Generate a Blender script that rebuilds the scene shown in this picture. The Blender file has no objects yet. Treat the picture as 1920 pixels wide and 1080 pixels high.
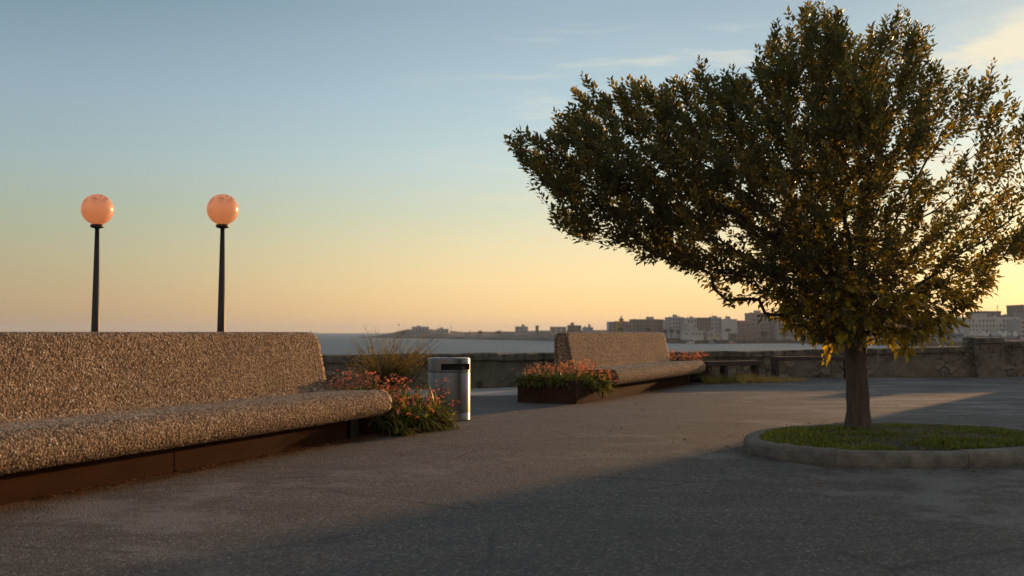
import bpy, math, random
import numpy as np
from mathutils import Vector, Matrix
R = math.radians
S = bpy.context.scene
C = S.collection
rng = np.random.default_rng(7)
random.seed(7)

# ------------------------------------------------------------------ camera
F = 1867.0
PITCH = math.atan(83.0 / F)
cam_d = bpy.data.cameras.new('camera')
cam = bpy.data.objects.new('camera', cam_d); C.objects.link(cam)
cam.location = (0, 0, 1.0)
cam.rotation_euler = (R(90) + PITCH, 0, 0)
cam_d.sensor_width = 36.0
cam_d.lens = 36.0 * F / 1920.0
cam_d.clip_start = 0.05
cam_d.clip_end = 30000
cam_d.dof.use_dof = True
cam_d.dof.focus_distance = 9.2
cam_d.dof.aperture_fstop = 2.7
S.camera = cam

def at(px, py, Y):
    """world point on the photo ray (px, py) at world depth Y"""
    v = (540 - py) / F
    yw = math.cos(PITCH) - v * math.sin(PITCH)
    zw = math.sin(PITCH) + v * math.cos(PITCH)
    k = Y / yw
    return Vector(((px - 960) / F * k, Y, 1 + zw * k))

# ------------------------------------------------------------------ light
SUN_AZ, SUN_EL = 38.0, 5.6
sun_dir = Vector((math.sin(R(SUN_AZ)) * math.cos(R(SUN_EL)), math.cos(R(SUN_AZ)) * math.cos(R(SUN_EL)), math.sin(R(SUN_EL))))
sd = bpy.data.lights.new('sun', 'SUN')
sd.energy = 5.0; sd.angle = R(1.2); sd.color = (1.0, 0.55, 0.24)
sun = bpy.data.objects.new('sun', sd); C.objects.link(sun)
sun.rotation_euler = sun_dir.to_track_quat('Z', 'Y').to_euler()
sun.location = (20, 26, 12)

S.view_settings.view_transform = 'Standard'
S.view_settings.look = 'None'
S.view_settings.exposure = 0.12
S.view_settings.gamma = 1.0
S.render.engine = 'CYCLES'
S.cycles.max_bounces = 8
S.cycles.transparent_max_bounces = 8

class NT:
    """short helper to write node trees"""
    def __init__(s, tree):
        s.t = tree; s.n = tree.nodes; s.l = tree.links
    def new(s, typ, **kw):
        n = s.n.new(typ)
        for k, v in kw.items():
            if k.startswith('i_'):
                key = k[2:]
                key = int(key) if key.isdigit() else key.replace('_', ' ')
                n.inputs[key].default_value = v
            else:
                setattr(n, k, v)
        return n
    def link(s, a, b): s.l.new(a, b)
    def math(s, op, a, b=None, c=None, clamp=False):
        n = s.n.new('ShaderNodeMath'); n.operation = op; n.use_clamp = clamp
        for i, x in enumerate((a, b, c)):
            if x is None: continue
            if isinstance(x, (int, float)): n.inputs[i].default_value = x
            else: s.l.new(x, n.inputs[i])
        return n.outputs[0]
    def mix(s, fac, a, b, blend='MIX'):
        n = s.n.new('ShaderNodeMix'); n.data_type = 'RGBA'; n.blend_type = blend
        for key, x in ((0, fac), (6, a), (7, b)):
            if isinstance(x, (int, float)): n.inputs[key].default_value = x
            elif isinstance(x, tuple): n.inputs[key].default_value = (*x[:3], 1)
            else: s.l.new(x, n.inputs[key])
        return n.outputs[2]
    def ramp(s, fac, stops, interp='LINEAR'):
        n = s.n.new('ShaderNodeValToRGB'); cr = n.color_ramp; cr.interpolation = interp
        while len(cr.elements) < len(stops): cr.elements.new(0.5)
        for e, (p, c) in zip(cr.elements, stops):
            e.position = p
            e.color = (c, c, c, 1) if isinstance(c, (int, float)) else (*c, 1)
        s.l.new(fac, n.inputs[0])
        return n.outputs[0]
    def smooth(s, x, a, b):
        n = s.n.new('ShaderNodeMapRange'); n.interpolation_type = 'SMOOTHSTEP'
        n.inputs[1].default_value = a; n.inputs[2].default_value = b
        s.l.new(x, n.inputs[0]); return n.outputs[0]
    def noise(s, vec, scale, detail=4, rough=0.55, dim='3D'):
        n = s.n.new('ShaderNodeTexNoise'); n.noise_dimensions = dim
        n.inputs['Scale'].default_value = scale; n.inputs['Detail'].default_value = detail
        n.inputs['Roughness'].default_value = rough
        if vec is not None: s.l.new(vec, n.inputs['Vector'])
        return n.outputs[0]
    def vor(s, vec, scale, feature='F1', out='Distance', rnd=1.0):
        n = s.n.new('ShaderNodeTexVoronoi'); n.feature = feature
        n.inputs['Scale'].default_value = scale; n.inputs['Randomness'].default_value = rnd
        if vec is not None: s.l.new(vec, n.inputs['Vector'])
        return n.outputs[out]
    def mapping(s, vec, scale=(1, 1, 1), rot=(0, 0, 0), loc=(0, 0, 0)):
        n = s.n.new('ShaderNodeMapping')
        n.inputs['Scale'].default_value = scale; n.inputs['Rotation'].default_value = rot; n.inputs['Location'].default_value = loc
        s.l.new(vec, n.inputs[0]); return n.outputs[0]

# ------------------------------------------------------------------ sky
W = bpy.data.worlds.new('World'); S.world = W; W.use_nodes = True
t = NT(W.node_tree); W.node_tree.nodes.clear()
sky = t.new('ShaderNodeTexSky', sky_type='NISHITA', sun_disc=False, sun_elevation=R(SUN_EL), sun_rotation=R(SUN_AZ),
            altitude=0.0, air_density=1.0, dust_density=1.6, ozone_density=1.6)
tc = t.new('ShaderNodeTexCoord')
d = tc.outputs['Generated']
sep = t.new('ShaderNodeSeparateXYZ'); t.link(d, sep.inputs[0])
dx, dy, dz = sep.outputs
el = t.math('ARCSINE', dz)
az = t.math('ARCTAN2', dx, dy)
# thin streaks of cloud: real directions in the sky, brighter towards the sun
comb = t.new('ShaderNodeCombineXYZ'); t.link(az, comb.inputs[0]); t.link(el, comb.inputs[1])
cv = comb.outputs[0]
warp = t.noise(t.mapping(cv, (5, 9, 1)), 1.0, 4)
wv = t.new('ShaderNodeVectorMath', operation='ADD'); t.link(cv, wv.inputs[0])
wc = t.new('ShaderNodeCombineXYZ'); t.link(t.math('MULTIPLY', warp, 0.10), wc.inputs[0]); t.link(t.math('MULTIPLY', warp, 0.03), wc.inputs[1])
t.link(wc.outputs[0], wv.inputs[1])
n1 = t.noise(t.mapping(wv.outputs[0], (9, 30, 1), (0, 0, R(-17))), 1.0, 8, 0.62)
bank_az = t.math('MULTIPLY', t.smooth(az, 0.36, 0.45), t.math('SUBTRACT', 1.0, t.smooth(az, 1.0, 1.5)))
slope = t.math('SUBTRACT', el, t.math('MULTIPLY', t.math('SUBTRACT', az, 0.42), 0.30))
bank_el = t.math('MULTIPLY', t.smooth(slope, 0.195, 0.235), t.math('SUBTRACT', 1.0, t.smooth(slope, 0.245, 0.285)))
bank = t.math('MULTIPLY', t.math('MULTIPLY', bank_az, bank_el), t.smooth(n1, 0.36, 0.54))
n2 = t.noise(t.mapping(wv.outputs[0], (6, 60, 1), (0, 0, R(-3)), (3.1, 1.7, 0)), 1.0, 6, 0.6)
str_mask = t.math('MULTIPLY', t.smooth(az, -0.16, 0.12), t.math('MULTIPLY', t.smooth(el, 0.08, 0.14), t.math('SUBTRACT', 1.0, t.smooth(el, 0.24, 0.34))))
streak = t.math('MULTIPLY', t.math('MULTIPLY', t.smooth(n2, 0.50, 0.70), str_mask), 0.45)
n3 = t.noise(t.mapping(wv.outputs[0], (4, 14, 1), (0, 0, R(-20)), (7.7, 0.4, 0)), 1.0, 6, 0.6)
veil = t.math('MULTIPLY', t.math('MULTIPLY', t.smooth(n3, 0.42, 0.75), t.smooth(az, 0.02, 0.5)), 0.22)
cl = t.math('ADD', t.math('MAXIMUM', bank, streak), veil, clamp=True)
# hazy evening air: colour by height above the horizon, warmer and brighter towards the sun
def lin(c): return tuple((x / 255 / 12.92) if x / 255 <= 0.04045 else ((x / 255 + 0.055) / 1.055) ** 2.4 for x in c)
def sky_ramp(stops): return t.ramp(t.math('DIVIDE', el, R(40.0)), [(max(0, e) / 40.0, lin(c)) for e, c in stops])
near_sun = sky_ramp([(0, (246, 196, 136)), (1.5, (250, 207, 144)), (3, (246, 214, 158)), (4.8, (232, 214, 170)), (6.8, (210, 210, 184)), (9.5, (190, 206, 204)), (13, (171, 193, 203)), (18, (147, 169, 184)), (28, (124, 144, 166)), (40, (112, 132, 156))])
far_sun = sky_ramp([(0, (166, 137, 106)), (1.8, (176, 152, 118)), (4, (170, 162, 132)), (6.5, (158, 167, 148)), (9, (151, 168, 169)), (13, (139, 160, 174)), (18, (112, 137, 153)), (28, (100, 120, 142)), (40, (104, 122, 146))])
toward = t.smooth(az, R(-31), R(7)); away = t.math('SUBTRACT', 1.0, t.smooth(az, R(75), R(130)))
skyg = t.mix(t.math('MULTIPLY', toward, away), far_sun, near_sun)
# the sky opposite the sunset: pinkish grey, brighter than the blue-grey at the left of the view
anti = sky_ramp([(0, (145, 124, 112)), (4, (180, 152, 135)), (12, (186, 166, 150)), (25, (164, 160, 156)), (40, (138, 148, 158))])
skyg = t.mix(t.smooth(t.math('ABSOLUTE', az), R(75), R(125)), skyg, anti)
sv = t.new('ShaderNodeVectorMath', operation='DOT_PRODUCT'); t.link(d, sv.inputs[0]); sv.inputs[1].default_value = tuple(sun_dir)
cosd = t.math('MAXIMUM', sv.outputs['Value'], 0.0)
glow = t.math('ADD', t.math('MULTIPLY', t.math('POWER', cosd, 40.0), 0.28), t.math('MULTIPLY', t.math('POWER', cosd, 300.0), 1.2))
glowc = t.mix(1.0, glow, (1.0, 0.74, 0.36), 'MULTIPLY')
skyg = t.mix(1.0, skyg, glowc, 'ADD')
skyg = t.mix(1.0, skyg, (11.5, 11.6, 11.4), 'MULTIPLY')
skyc = t.mix(0.88, sky.outputs[0], skyg)
cloudc = t.mix(t.smooth(el, 0.05, 0.30), (10.0, 7.0, 4.0), (9.2, 8.2, 6.0))
tot = t.mix(t.math('MULTIPLY', cl, 0.8), skyc, cloudc)
bg = t.new('ShaderNodeBackground'); t.link(tot, bg.inputs[0]); bg.inputs[1].default_value = 0.10
wo = t.new('ShaderNodeOutputWorld'); t.link(bg.outputs[0], wo.inputs[0])

# ------------------------------------------------------------------ object helpers
def mesh_obj(name, verts, faces, mat=None, parent=None, smooth=False, attrs=None):
    me = bpy.data.meshes.new(name)
    verts = np.asarray(verts, dtype=np.float64)
    me.from_pydata(verts.tolist() if len(verts) < 3 else verts, [], faces)
    if smooth: me.polygons.foreach_set('use_smooth', [True] * len(me.polygons))
    for k, vals in (attrs or {}).items():
        a = me.attributes.new(k, 'FLOAT', 'POINT'); a.data.foreach_set('value', np.asarray(vals, dtype=np.float32))
    if mat: me.materials.append(mat)
    me.update()
    o = bpy.data.objects.new(name, me); C.objects.link(o)
    if parent: o.parent = parent
    return o
def tag(o, label, cat, group=None):
    o['label'] = label; o['category'] = cat
    if group: o['group'] = group
    return o
def struct(o): o['kind'] = 'structure'; return o
def stuff(o): o['kind'] = 'stuff'; return o
def thing(name, label, cat, loc=(0, 0, 0), rz=0.0, group=None):
    o = bpy.data.objects.new(name, None); C.objects.link(o)
    o.location = loc; o.rotation_euler = (0, 0, rz); o.empty_display_size = 0.2
    return tag(o, label, cat, group)
def copy_tree(o, parent=None):
    c = o.copy(); C.objects.link(c)
    if parent: c.parent = parent
    for ch in list(o.children): copy_tree(ch, c)
    return c

class MB:
    def __init__(s): s.v = []; s.f = []
    def add(s, v, f):
        k = len(s.v); s.v += [tuple(p) for p in v]; s.f += [tuple(i + k for i in q) for q in f]
    def box(s, x0, x1, y0, y1, z0, z1, bev=0.0):
        if bev <= 0:
            v = [(x, y, z) for z in (z0, z1) for y in (y0, y1) for x in (x0, x1)]
            s.add(v, [(0, 2, 3, 1), (4, 5, 7, 6), (0, 1, 5, 4), (2, 6, 7, 3), (0, 4, 6, 2), (1, 3, 7, 5)])
        else:
            b = bev; v = []
            def ring(i, z): return [(x0 + i + b, y0 + i, z), (x1 - i - b, y0 + i, z), (x1 - i, y0 + i + b, z), (x1 - i, y1 - i - b, z),
                                    (x1 - i - b, y1 - i, z), (x0 + i + b, y1 - i, z), (x0 + i, y1 - i - b, z), (x0 + i, y0 + i + b, z)]
            for i, z in ((b, z0), (0, z0 + b), (0, z1 - b), (b, z1)): v += ring(i, z)
            f = [tuple(range(7, -1, -1)), tuple(range(24, 32))]
            for r in range(3):
                for k in range(8):
                    f.append((r * 8 + k, r * 8 + (k + 1) % 8, r * 8 + 8 + (k + 1) % 8, r * 8 + 8 + k))
            s.add(v, f)
    def lathe(s, prof, n=24, c=(0, 0, 0)):
        v = []; f = []
        for r, z in prof:
            for k in range(n):
                a = 2 * math.pi * k / n
                v.append((c[0] + r * math.cos(a), c[1] + r * math.sin(a), c[2] + z))
        for i in range(len(prof) - 1):
            for k in range(n):
                f.append((i * n + k, i * n + (k + 1) % n, (i + 1) * n + (k + 1) % n, (i + 1) * n + k))
        f.append(tuple(range(n - 1, -1, -1))); m = (len(prof) - 1) * n; f.append(tuple(range(m, m + n)))
        s.add(v, f)
    def tube(s, pts, rad, n=6):
        pts = [Vector(p) for p in pts]; v = []; f = []
        if isinstance(rad, (int, float)): rad = [rad] * len(pts)
        up = Vector((0.13, 0.31, 0.94))
        for i, p in enumerate(pts):
            d_ = (pts[min(i + 1, len(pts) - 1)] - pts[max(i - 1, 0)]).normalized()
            a = d_.cross(up)
            if a.length < 1e-3: a = d_.cross(Vector((1, 0, 0)))
            a.normalize(); b = d_.cross(a)
            for k in range(n):
                q = 2 * math.pi * k / n
                v.append(p + (a * math.cos(q) + b * math.sin(q)) * rad[i])
        for i in range(len(pts) - 1):
            for k in range(n):
                f.append((i * n + k, i * n + (k + 1) % n, (i + 1) * n + (k + 1) % n, (i + 1) * n + k))
        f.append(tuple(range(n - 1, -1, -1))); m = (len(pts) - 1) * n; f.append(tuple(range(m, m + n)))
        s.add(v, f)
    def build(s, name, mat, parent=None, smooth=False):
        return mesh_obj(name, np.array(s.v), s.f, mat, parent, smooth)

# ------------------------------------------------------------------ materials
def new_mat(name):
    m = bpy.data.materials.new(name); m.use_nodes = True
    m.node_tree.nodes.clear()
    t = NT(m.node_tree)
    b = t.new('ShaderNodeBsdfPrincipled'); o = t.new('ShaderNodeOutputMaterial')
    t.link(b.outputs[0], o.inputs[0])
    return m, t, b, o
def bump(t, b, h, strength, dist):
    n = t.new('ShaderNodeBump'); n.inputs['Strength'].default_value = strength; n.inputs['Distance'].default_value = dist
    t.link(h, n.inputs['Height']); t.link(n.outputs[0], b.inputs['Normal']); return n
def simple(name, col, rough=0.7, metal=0.0, var=0.25, vscale=3.0, bscale=40, bdist=0.003, bstr=0.4):
    m, t, b, o = new_mat(name)
    tc = t.new('ShaderNodeTexCoord').outputs['Object']
    n = t.noise(tc, vscale, 6, 0.65)
    k = t.ramp(n, [(0.3, 1 - var), (0.7, 1 + var)])
    t.link(t.mix(1.0, k, tuple(col), 'MULTIPLY'), b.inputs['Base Color'])
    b.inputs['Roughness'].default_value = rough; b.inputs['Metallic'].default_value = metal
    if bstr: bump(t, b, t.noise(tc, bscale, 5, 0.6), bstr, bdist)
    return m

def mat_asphalt():
    m, t, b, o = new_mat('asphalt')
    tc = t.new('ShaderNodeTexCoord').outputs['Object']
    big = t.noise(tc, 0.35, 5, 0.6)
    mid = t.noise(tc, 2.2, 6, 0.65)
    fine = t.noise(tc, 45, 4, 0.7)
    agg = t.vor(tc, 85, out='Color')
    sepc = t.new('ShaderNodeSeparateColor'); t.link(agg, sepc.inputs[0])
    streak = t.noise(t.mapping(tc, (0.5, 3.0, 1), (0, 0, R(12))), 1.0, 6, 0.7)
    sx = t.new('ShaderNodeSeparateXYZ'); t.link(tc, sx.inputs[0])
    worn = t.math('MULTIPLY', t.smooth(sx.outputs[1], 10.5, 14.0), t.smooth(sx.outputs[0], 1.5, 6.0))
    base = t.ramp(mid, [(0.28, (0.078, 0.066, 0.055)), (0.72, (0.124, 0.106, 0.088))])
    base = t.mix(t.smooth(big, 0.4, 0.65), base, (0.094, 0.080, 0.066))
    base = t.mix(t.math('MULTIPLY', t.smooth(streak, 0.45, 0.62), t.math('ADD', t.math('MULTIPLY', worn, 0.8), 0.12)), base, (0.23, 0.205, 0.178))
    k = t.ramp(sepc.outputs[0], [(0.0, 0.58), (0.7, 1.05), (0.90, 1.25), (1.0, 2.6)])
    base = t.mix(1.0, base, k, 'MULTIPLY')
    dirt = t.noise(tc, 1.1, 7, 0.7)
    base = t.mix(t.math('MULTIPLY', t.smooth(dirt, 0.50, 0.68), 0.55), base, (0.055, 0.050, 0.045))
    crk = t.vor(t.mapping(tc, (0.55, 0.55, 0.55)), 1.0, 'DISTANCE_TO_EDGE')
    cmask = t.math('MULTIPLY', t.math('SUBTRACT', 1.0, t.smooth(crk, 0.0, 0.013)), t.smooth(t.noise(tc, 0.8, 3), 0.47, 0.56))
    base = t.mix(t.math('MULTIPLY', cmask, 0.6), base, (0.035, 0.032, 0.03))
    wob = t.math('ADD', sx.outputs[1], t.math('MULTIPLY', t.noise(tc, 1.5, 4), 0.5))
    seam = t.math('SUBTRACT', 1.0, t.smooth(t.math('ABSOLUTE', t.math('SUBTRACT', wob, t.math('ADD', t.math('MULTIPLY', sx.outputs[0], 0.06), 9.25))), 0.006, 0.022))
    seam = t.math('MULTIPLY', seam, t.math('SUBTRACT', 1.0, t.smooth(sx.outputs[0], 1.6, 2.0)))
    base = t.mix(t.math('MULTIPLY', seam, 0.55), base, (0.045, 0.04, 0.035))
    patch = t.smooth(t.noise(t.mapping(tc, (0.45, 0.45, 1), (0, 0, 0.4), (3.3, 1.2, 0)), 1.0, 7, 0.72), 0.53, 0.63)
    base = t.mix(t.math('MULTIPLY', patch, 0.55), base, (0.225, 0.205, 0.180))
    # rust coloured dust washed off the bench plinths
    for nx, ny, off, uu, u0_, u1_ in ((0.927, -0.375, -4.865, (0.375, 0.927), 2.0, 8.9), (0.903, -0.430, -5.19, (0.430, 0.903), 12.8, 19.0)):
        nn_ = t.math('SUBTRACT', t.math('ADD', t.math('MULTIPLY', sx.outputs[0], nx), t.math('MULTIPLY', sx.outputs[1], ny)), off)
        ul = t.math('ADD', t.math('MULTIPLY', sx.outputs[0], uu[0]), t.math('MULTIPLY', sx.outputs[1], uu[1]))
        band = t.math('SUBTRACT', 1.0, t.smooth(t.math('ADD', nn_, t.math('MULTIPLY', t.noise(tc, 7, 6, 0.75), -0.34)), -0.16, 0.06))
        inu = t.math('MULTIPLY', t.smooth(ul, u0_, u0_ + 0.3), t.math('SUBTRACT', 1.0, t.smooth(ul, u1_ - 0.5, u1_)))
        back = t.smooth(nn_, -0.3, -0.1)
        base = t.mix(t.math('MULTIPLY', t.math('MULTIPLY', band, inu), t.math('MULTIPLY', back, 0.75)), base, (0.155, 0.072, 0.032))
    t.link(base, b.inputs['Base Color'])
    b.inputs['Roughness'].default_value = 0.82
    b.inputs['Specular IOR Level'].default_value = 0.3
    h = t.math('ADD', t.math('MULTIPLY', t.vor(tc, 85), -1.0), t.math('ADD', t.math('MULTIPLY', fine, 0.8), t.math('MULTIPLY', mid, 1.2)))
    bump(t, b, h, 0.8, 0.007)
    return m
def mat_pebble():
    m, t, b, o = new_mat('exposed_aggregate')
    tc = t.new('ShaderNodeTexCoord').outputs['Object']
    a = t.new('ShaderNodeAttribute', attribute_name='tone').outputs['Fac']
    g = t.new('ShaderNodeAttribute', attribute_name='gap').outputs['Fac']
    col = t.ramp(a, [(0.0, (0.12, 0.078, 0.050)), (0.25, (0.36, 0.25, 0.160)), (0.6, (0.62, 0.455, 0.295)), (0.78, (0.42, 0.26, 0.16)), (0.88, (0.58, 0.45, 0.32)), (1.0, (0.86, 0.77, 0.62))])
    col = t.mix(t.math('MULTIPLY', g, 0.92), col, (0.040, 0.028, 0.020))
    blot = t.noise(tc, 1.6, 5, 0.6)
    col = t.mix(1.0, col, t.ramp(blot, [(0.3, (0.84, 0.82, 0.82)), (0.7, (1.12, 1.06, 1.0))]), 'MULTIPLY')
    t.link(col, b.inputs['Base Color'])
    b.inputs['Roughness'].default_value = 0.9
    b.inputs['Specular IOR Level'].default_value = 0.25
    bump(t, b, t.math('ADD', t.math('MULTIPLY', t.vor(tc, 130), -1.0), t.noise(tc, 300, 3)), 0.6, 0.004)
    return m
def mat_bench_base():
    m, t, b, o = new_mat('bench_plinth_paint')
    tc = t.new('ShaderNodeTexCoord').outputs['Object']
    n = t.noise(t.mapping(tc, (1.0, 1.0, 3.0)), 2.0, 7, 0.65)
    c = t.ramp(n, [(0.3, (0.026, 0.0100, 0.0042)), (0.7, (0.050, 0.020, 0.0085))])
    sx = t.new('ShaderNodeSeparateXYZ'); t.link(tc, sx.inputs[0])
    t.link(c, b.inputs['Base Color']); b.inputs['Roughness'].default_value = 0.95; b.inputs['Specular IOR Level'].default_value = 0.08
    bump(t, b, t.noise(tc, 30, 5), 0.4, 0.004)
    return m
def mat_wall():
    m, t, b, o = new_mat('sea_wall_stone')
    tc = t.new('ShaderNodeTexCoord').outputs['Object']
    wn = t.noise(tc, 2.0, 4)
    wv = t.new('ShaderNodeVectorMath', operation='SCALE'); 
    nn = t.new('ShaderNodeTexNoise'); nn.inputs['Scale'].default_value = 3.0; t.link(tc, nn.inputs['Vector'])
    t.link(nn.outputs['Color'], wv.inputs[0]); wv.inputs['Scale'].default_value = 0.35
    ad = t.new('ShaderNodeVectorMath', operation='ADD'); t.link(tc, ad.inputs[0]); t.link(wv.outputs[0], ad.inputs[1])
    mp = t.mapping(ad.outputs[0], (3.6, 3.6, 5.6))
    edge = t.vor(mp, 1.0, 'DISTANCE_TO_EDGE')
    cc = t.new('ShaderNodeSeparateColor'); t.link(t.vor(mp, 1.0, out='Color'), cc.inputs[0])
    stone = t.ramp(cc.outputs[0], [(0.0, (0.11, 0.090, 0.062)), (0.5, (0.175, 0.148, 0.104)), (1.0, (0.245, 0.208, 0.148))])
    sn = t.noise(tc, 14, 6, 0.7)
    stone = t.mix(1.0, stone, t.ramp(sn, [(0.3, 0.7), (0.7, 1.15)]), 'MULTIPLY')
    plaster = t.smooth(t.noise(tc, 0.9, 5, 0.65), 0.42, 0.54)
    pl = t.ramp(t.noise(tc, 3.5, 7, 0.7), [(0.3, (0.105, 0.090, 0.066)), (0.7, (0.185, 0.160, 0.118))])
    gap = t.math('MULTIPLY', t.math('SUBTRACT', 1.0, t.smooth(edge, 0.015, 0.07)), t.math('SUBTRACT', 1.0, t.math('MULTIPLY', plaster, 0.9)))
    col = t.mix(plaster, stone, pl)
    col = t.mix(t.math('MULTIPLY', t.math('MULTIPLY', gap, 0.75), t.smooth(t.noise(tc, 1.7, 4), 0.38, 0.58)), col, (0.035, 0.028, 0.020))
    holes = t.smooth(t.noise(tc, 4.5, 5, 0.75), 0.60, 0.68)
    col = t.mix(t.math('MULTIPLY', holes, 0.7), col, (0.030, 0.025, 0.018))
    sx = t.new('ShaderNodeSeparateXYZ'); t.link(tc, sx.inputs[0])
    drip = t.noise(t.mapping(tc, (5, 5, 0.7)), 1.0, 5, 0.7)
    dm = t.math('MULTIPLY', t.smooth(sx.outputs[2], 0.20, 0.60), t.smooth(drip, 0.42, 0.62))
    col = t.mix(t.math('MULTIPLY', dm, 0.7), col, (0.040, 0.034, 0.026))
    t.link(col, b.inputs['Base Color']); b.inputs['Roughness'].default_value = 0.9
    h = t.math('ADD', t.math('SUBTRACT', t.math('MULTIPLY', sn, 0.5), gap), t.math('MULTIPLY', holes, -1.0))
    bump(t, b, h, 0.9, 0.03)
    return m
def mat_water():
    m, t, b, o = new_mat('sea_water')
    tc = t.new('ShaderNodeTexCoord').outputs['Object']
    b.inputs['Base Color'].default_value = (0.030, 0.060, 0.075, 1)
    pn = t.noise(t.mapping(tc, (0.004, 0.012, 1)), 1.0, 5, 0.6)
    t.link(t.ramp(pn, [(0.35, (0.050, 0.080, 0.095)), (0.65, (0.095, 0.125, 0.135))]), b.inputs['Base Color'])
    b.inputs['Roughness'].default_value = 0.42
    b.inputs['IOR'].default_value = 1.33
    h1 = t.noise(t.mapping(tc, (0.10, 0.22, 1), (0, 0, R(20))), 1.0, 6, 0.65)
    h2 = t.noise(t.mapping(tc, (0.6, 1.4, 1), (0, 0, R(-15))), 1.0, 4, 0.6)
    bump(t, b, t.math('ADD', h1, t.math('MULTIPLY', h2, 0.35)), 1.0, 2.2)
    return m
def mat_leaf(name, stops, trans_mul=(1.6, 1.35, 0.5), trans=0.45, rough=0.45):
    m, t, b, o = new_mat(name)
    a = t.new('ShaderNodeAttribute', attribute_name='tint').outputs['Fac']
    c = t.ramp(a, stops)
    t.link(c, b.inputs['Base Color']); b.inputs['Roughness'].default_value = rough
    b.inputs['Specular IOR Level'].default_value = 0.35
    tr = t.new('ShaderNodeBsdfTranslucent')
    t.link(t.mix(1.0, c, trans_mul, 'MULTIPLY'), tr.inputs[0])
    mx = t.new('ShaderNodeMixShader'); mx.inputs[0].default_value = trans
    t.link(b.outputs[0], mx.inputs[1]); t.link(tr.outputs[0], mx.inputs[2]); t.link(mx.outputs[0], o.inputs[0])
    return m
def mat_bark():
    m, t, b, o = new_mat('bark')
    tc = t.new('ShaderNodeTexCoord').outputs['Object']
    v = t.noise(t.mapping(tc, (16, 16, 3.2)), 1.0, 6, 0.7)
    w = t.noise(t.mapping(tc, (40, 40, 9)), 1.0, 5, 0.7)
    c = t.ramp(v, [(0.3, (0.040, 0.026, 0.019)), (0.55, (0.085, 0.058, 0.042)), (0.75, (0.150, 0.108, 0.080))])
    t.link(c, b.inputs['Base Color']); b.inputs['Roughness'].default_value = 0.6
    bump(t, b, t.math('ADD', v, t.math('MULTIPLY', w, 0.4)), 1.0, 0.03)
    return m
def mat_steel():
    m, t, b, o = new_mat('brushed_steel')
    tc = t.new('ShaderNodeTexCoord').outputs['Object']
    n = t.noise(t.mapping(tc, (3, 3, 260)), 1.0, 4, 0.6)
    sm = t.noise(tc, 5.0, 5, 0.6)
    t.link(t.ramp(sm, [(0.3, (0.19, 0.185, 0.18)), (0.7, (0.25, 0.245, 0.235))]), b.inputs['Base Color'])
    b.inputs['Metallic'].default_value = 1.0
    t.link(t.ramp(n, [(0.3, 0.36), (0.7, 0.44)]), b.inputs['Roughness'])
    b.inputs['Anisotropic'].default_value = 0.92
    b.inputs['Anisotropic Rotation'].default_value = 0.25
    tg = t.new('ShaderNodeTangent', direction_type='RADIAL', axis='Z'); t.link(tg.outputs[0], b.inputs['Tangent'])
    return m
def mat_globe():
    m, t, b, o = new_mat('lamp_globe_acrylic')
    tc = t.new('ShaderNodeTexCoord').outputs['Object']
    dirt = t.smooth(t.noise(tc, 5.5, 7, 0.75), 0.46, 0.57)
    sx = t.new('ShaderNodeSeparateXYZ'); t.link(tc, sx.inputs[0])
    top = t.math('ADD', t.math('MULTIPLY', t.smooth(sx.outputs[2], 0.05, 0.20), 0.9), 0.12)
    col = t.mix(t.math('MULTIPLY', t.math('MULTIPLY', dirt, top), 0.75), (0.90, 0.60, 0.42), (0.36, 0.20, 0.12))
    t.link(col, b.inputs['Base Color']); b.inputs['Roughness'].default_value = 0.28
    tr = t.new('ShaderNodeBsdfTranslucent'); t.link(col, tr.inputs[0])
    mx = t.new('ShaderNodeMixShader'); mx.inputs[0].default_value = 0.42
    t.link(b.outputs[0], mx.inputs[1]); t.link(tr.outputs[0], mx.inputs[2])
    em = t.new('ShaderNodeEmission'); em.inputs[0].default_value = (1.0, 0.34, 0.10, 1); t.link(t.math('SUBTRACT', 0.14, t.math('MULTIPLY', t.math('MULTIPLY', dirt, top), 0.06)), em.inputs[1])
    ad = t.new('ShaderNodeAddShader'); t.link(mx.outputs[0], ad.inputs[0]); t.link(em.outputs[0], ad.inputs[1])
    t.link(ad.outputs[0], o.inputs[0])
    return m

M = {}
M['asphalt'] = mat_asphalt(); M['pebble'] = mat_pebble(); M['plinth'] = mat_bench_base(); M['wall'] = mat_wall()
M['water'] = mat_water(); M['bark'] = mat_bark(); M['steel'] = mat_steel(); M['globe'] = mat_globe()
M['leaf'] = mat_leaf('tree_leaf', [(0.0, (0.070, 0.080, 0.054)), (0.45, (0.130, 0.138, 0.075)), (0.65, (0.195, 0.175, 0.070)), (0.82, (0.27, 0.215, 0.070)), (0.9, (0.35, 0.29, 0.050)), (1.0, (0.50, 0.41, 0.06))], (1.8, 1.45, 0.40), 0.54, 0.38)
M['foliage'] = mat_leaf('planter_foliage', [(0.0, (0.045, 0.070, 0.014)), (0.5, (0.13, 0.165, 0.028)), (0.8, (0.27, 0.26, 0.05)), (1.0, (0.40, 0.25, 0.07))])
M['bloom'] = mat_leaf('blossom', [(0.0, (0.55, 0.11, 0.12)), (0.35, (0.66, 0.22, 0.17)), (0.6, (0.74, 0.33, 0.11)), (1.0, (0.76, 0.50, 0.14))], (1.1, 0.8, 0.6), 0.4)
M['grass'] = mat_leaf('grass_blade', [(0.0, (0.055, 0.078, 0.012)), (0.5, (0.15, 0.175, 0.024)), (1.0, (0.38, 0.34, 0.06))], (1.5, 1.4, 0.4), 0.5)
M['dry'] = mat_leaf('dry_foliage', [(0.0, (0.13, 0.11, 0.040)), (0.5, (0.30, 0.25, 0.09)), (1.0, (0.52, 0.36, 0.16))], (1.5, 1.25, 0.6), 0.6)
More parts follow.
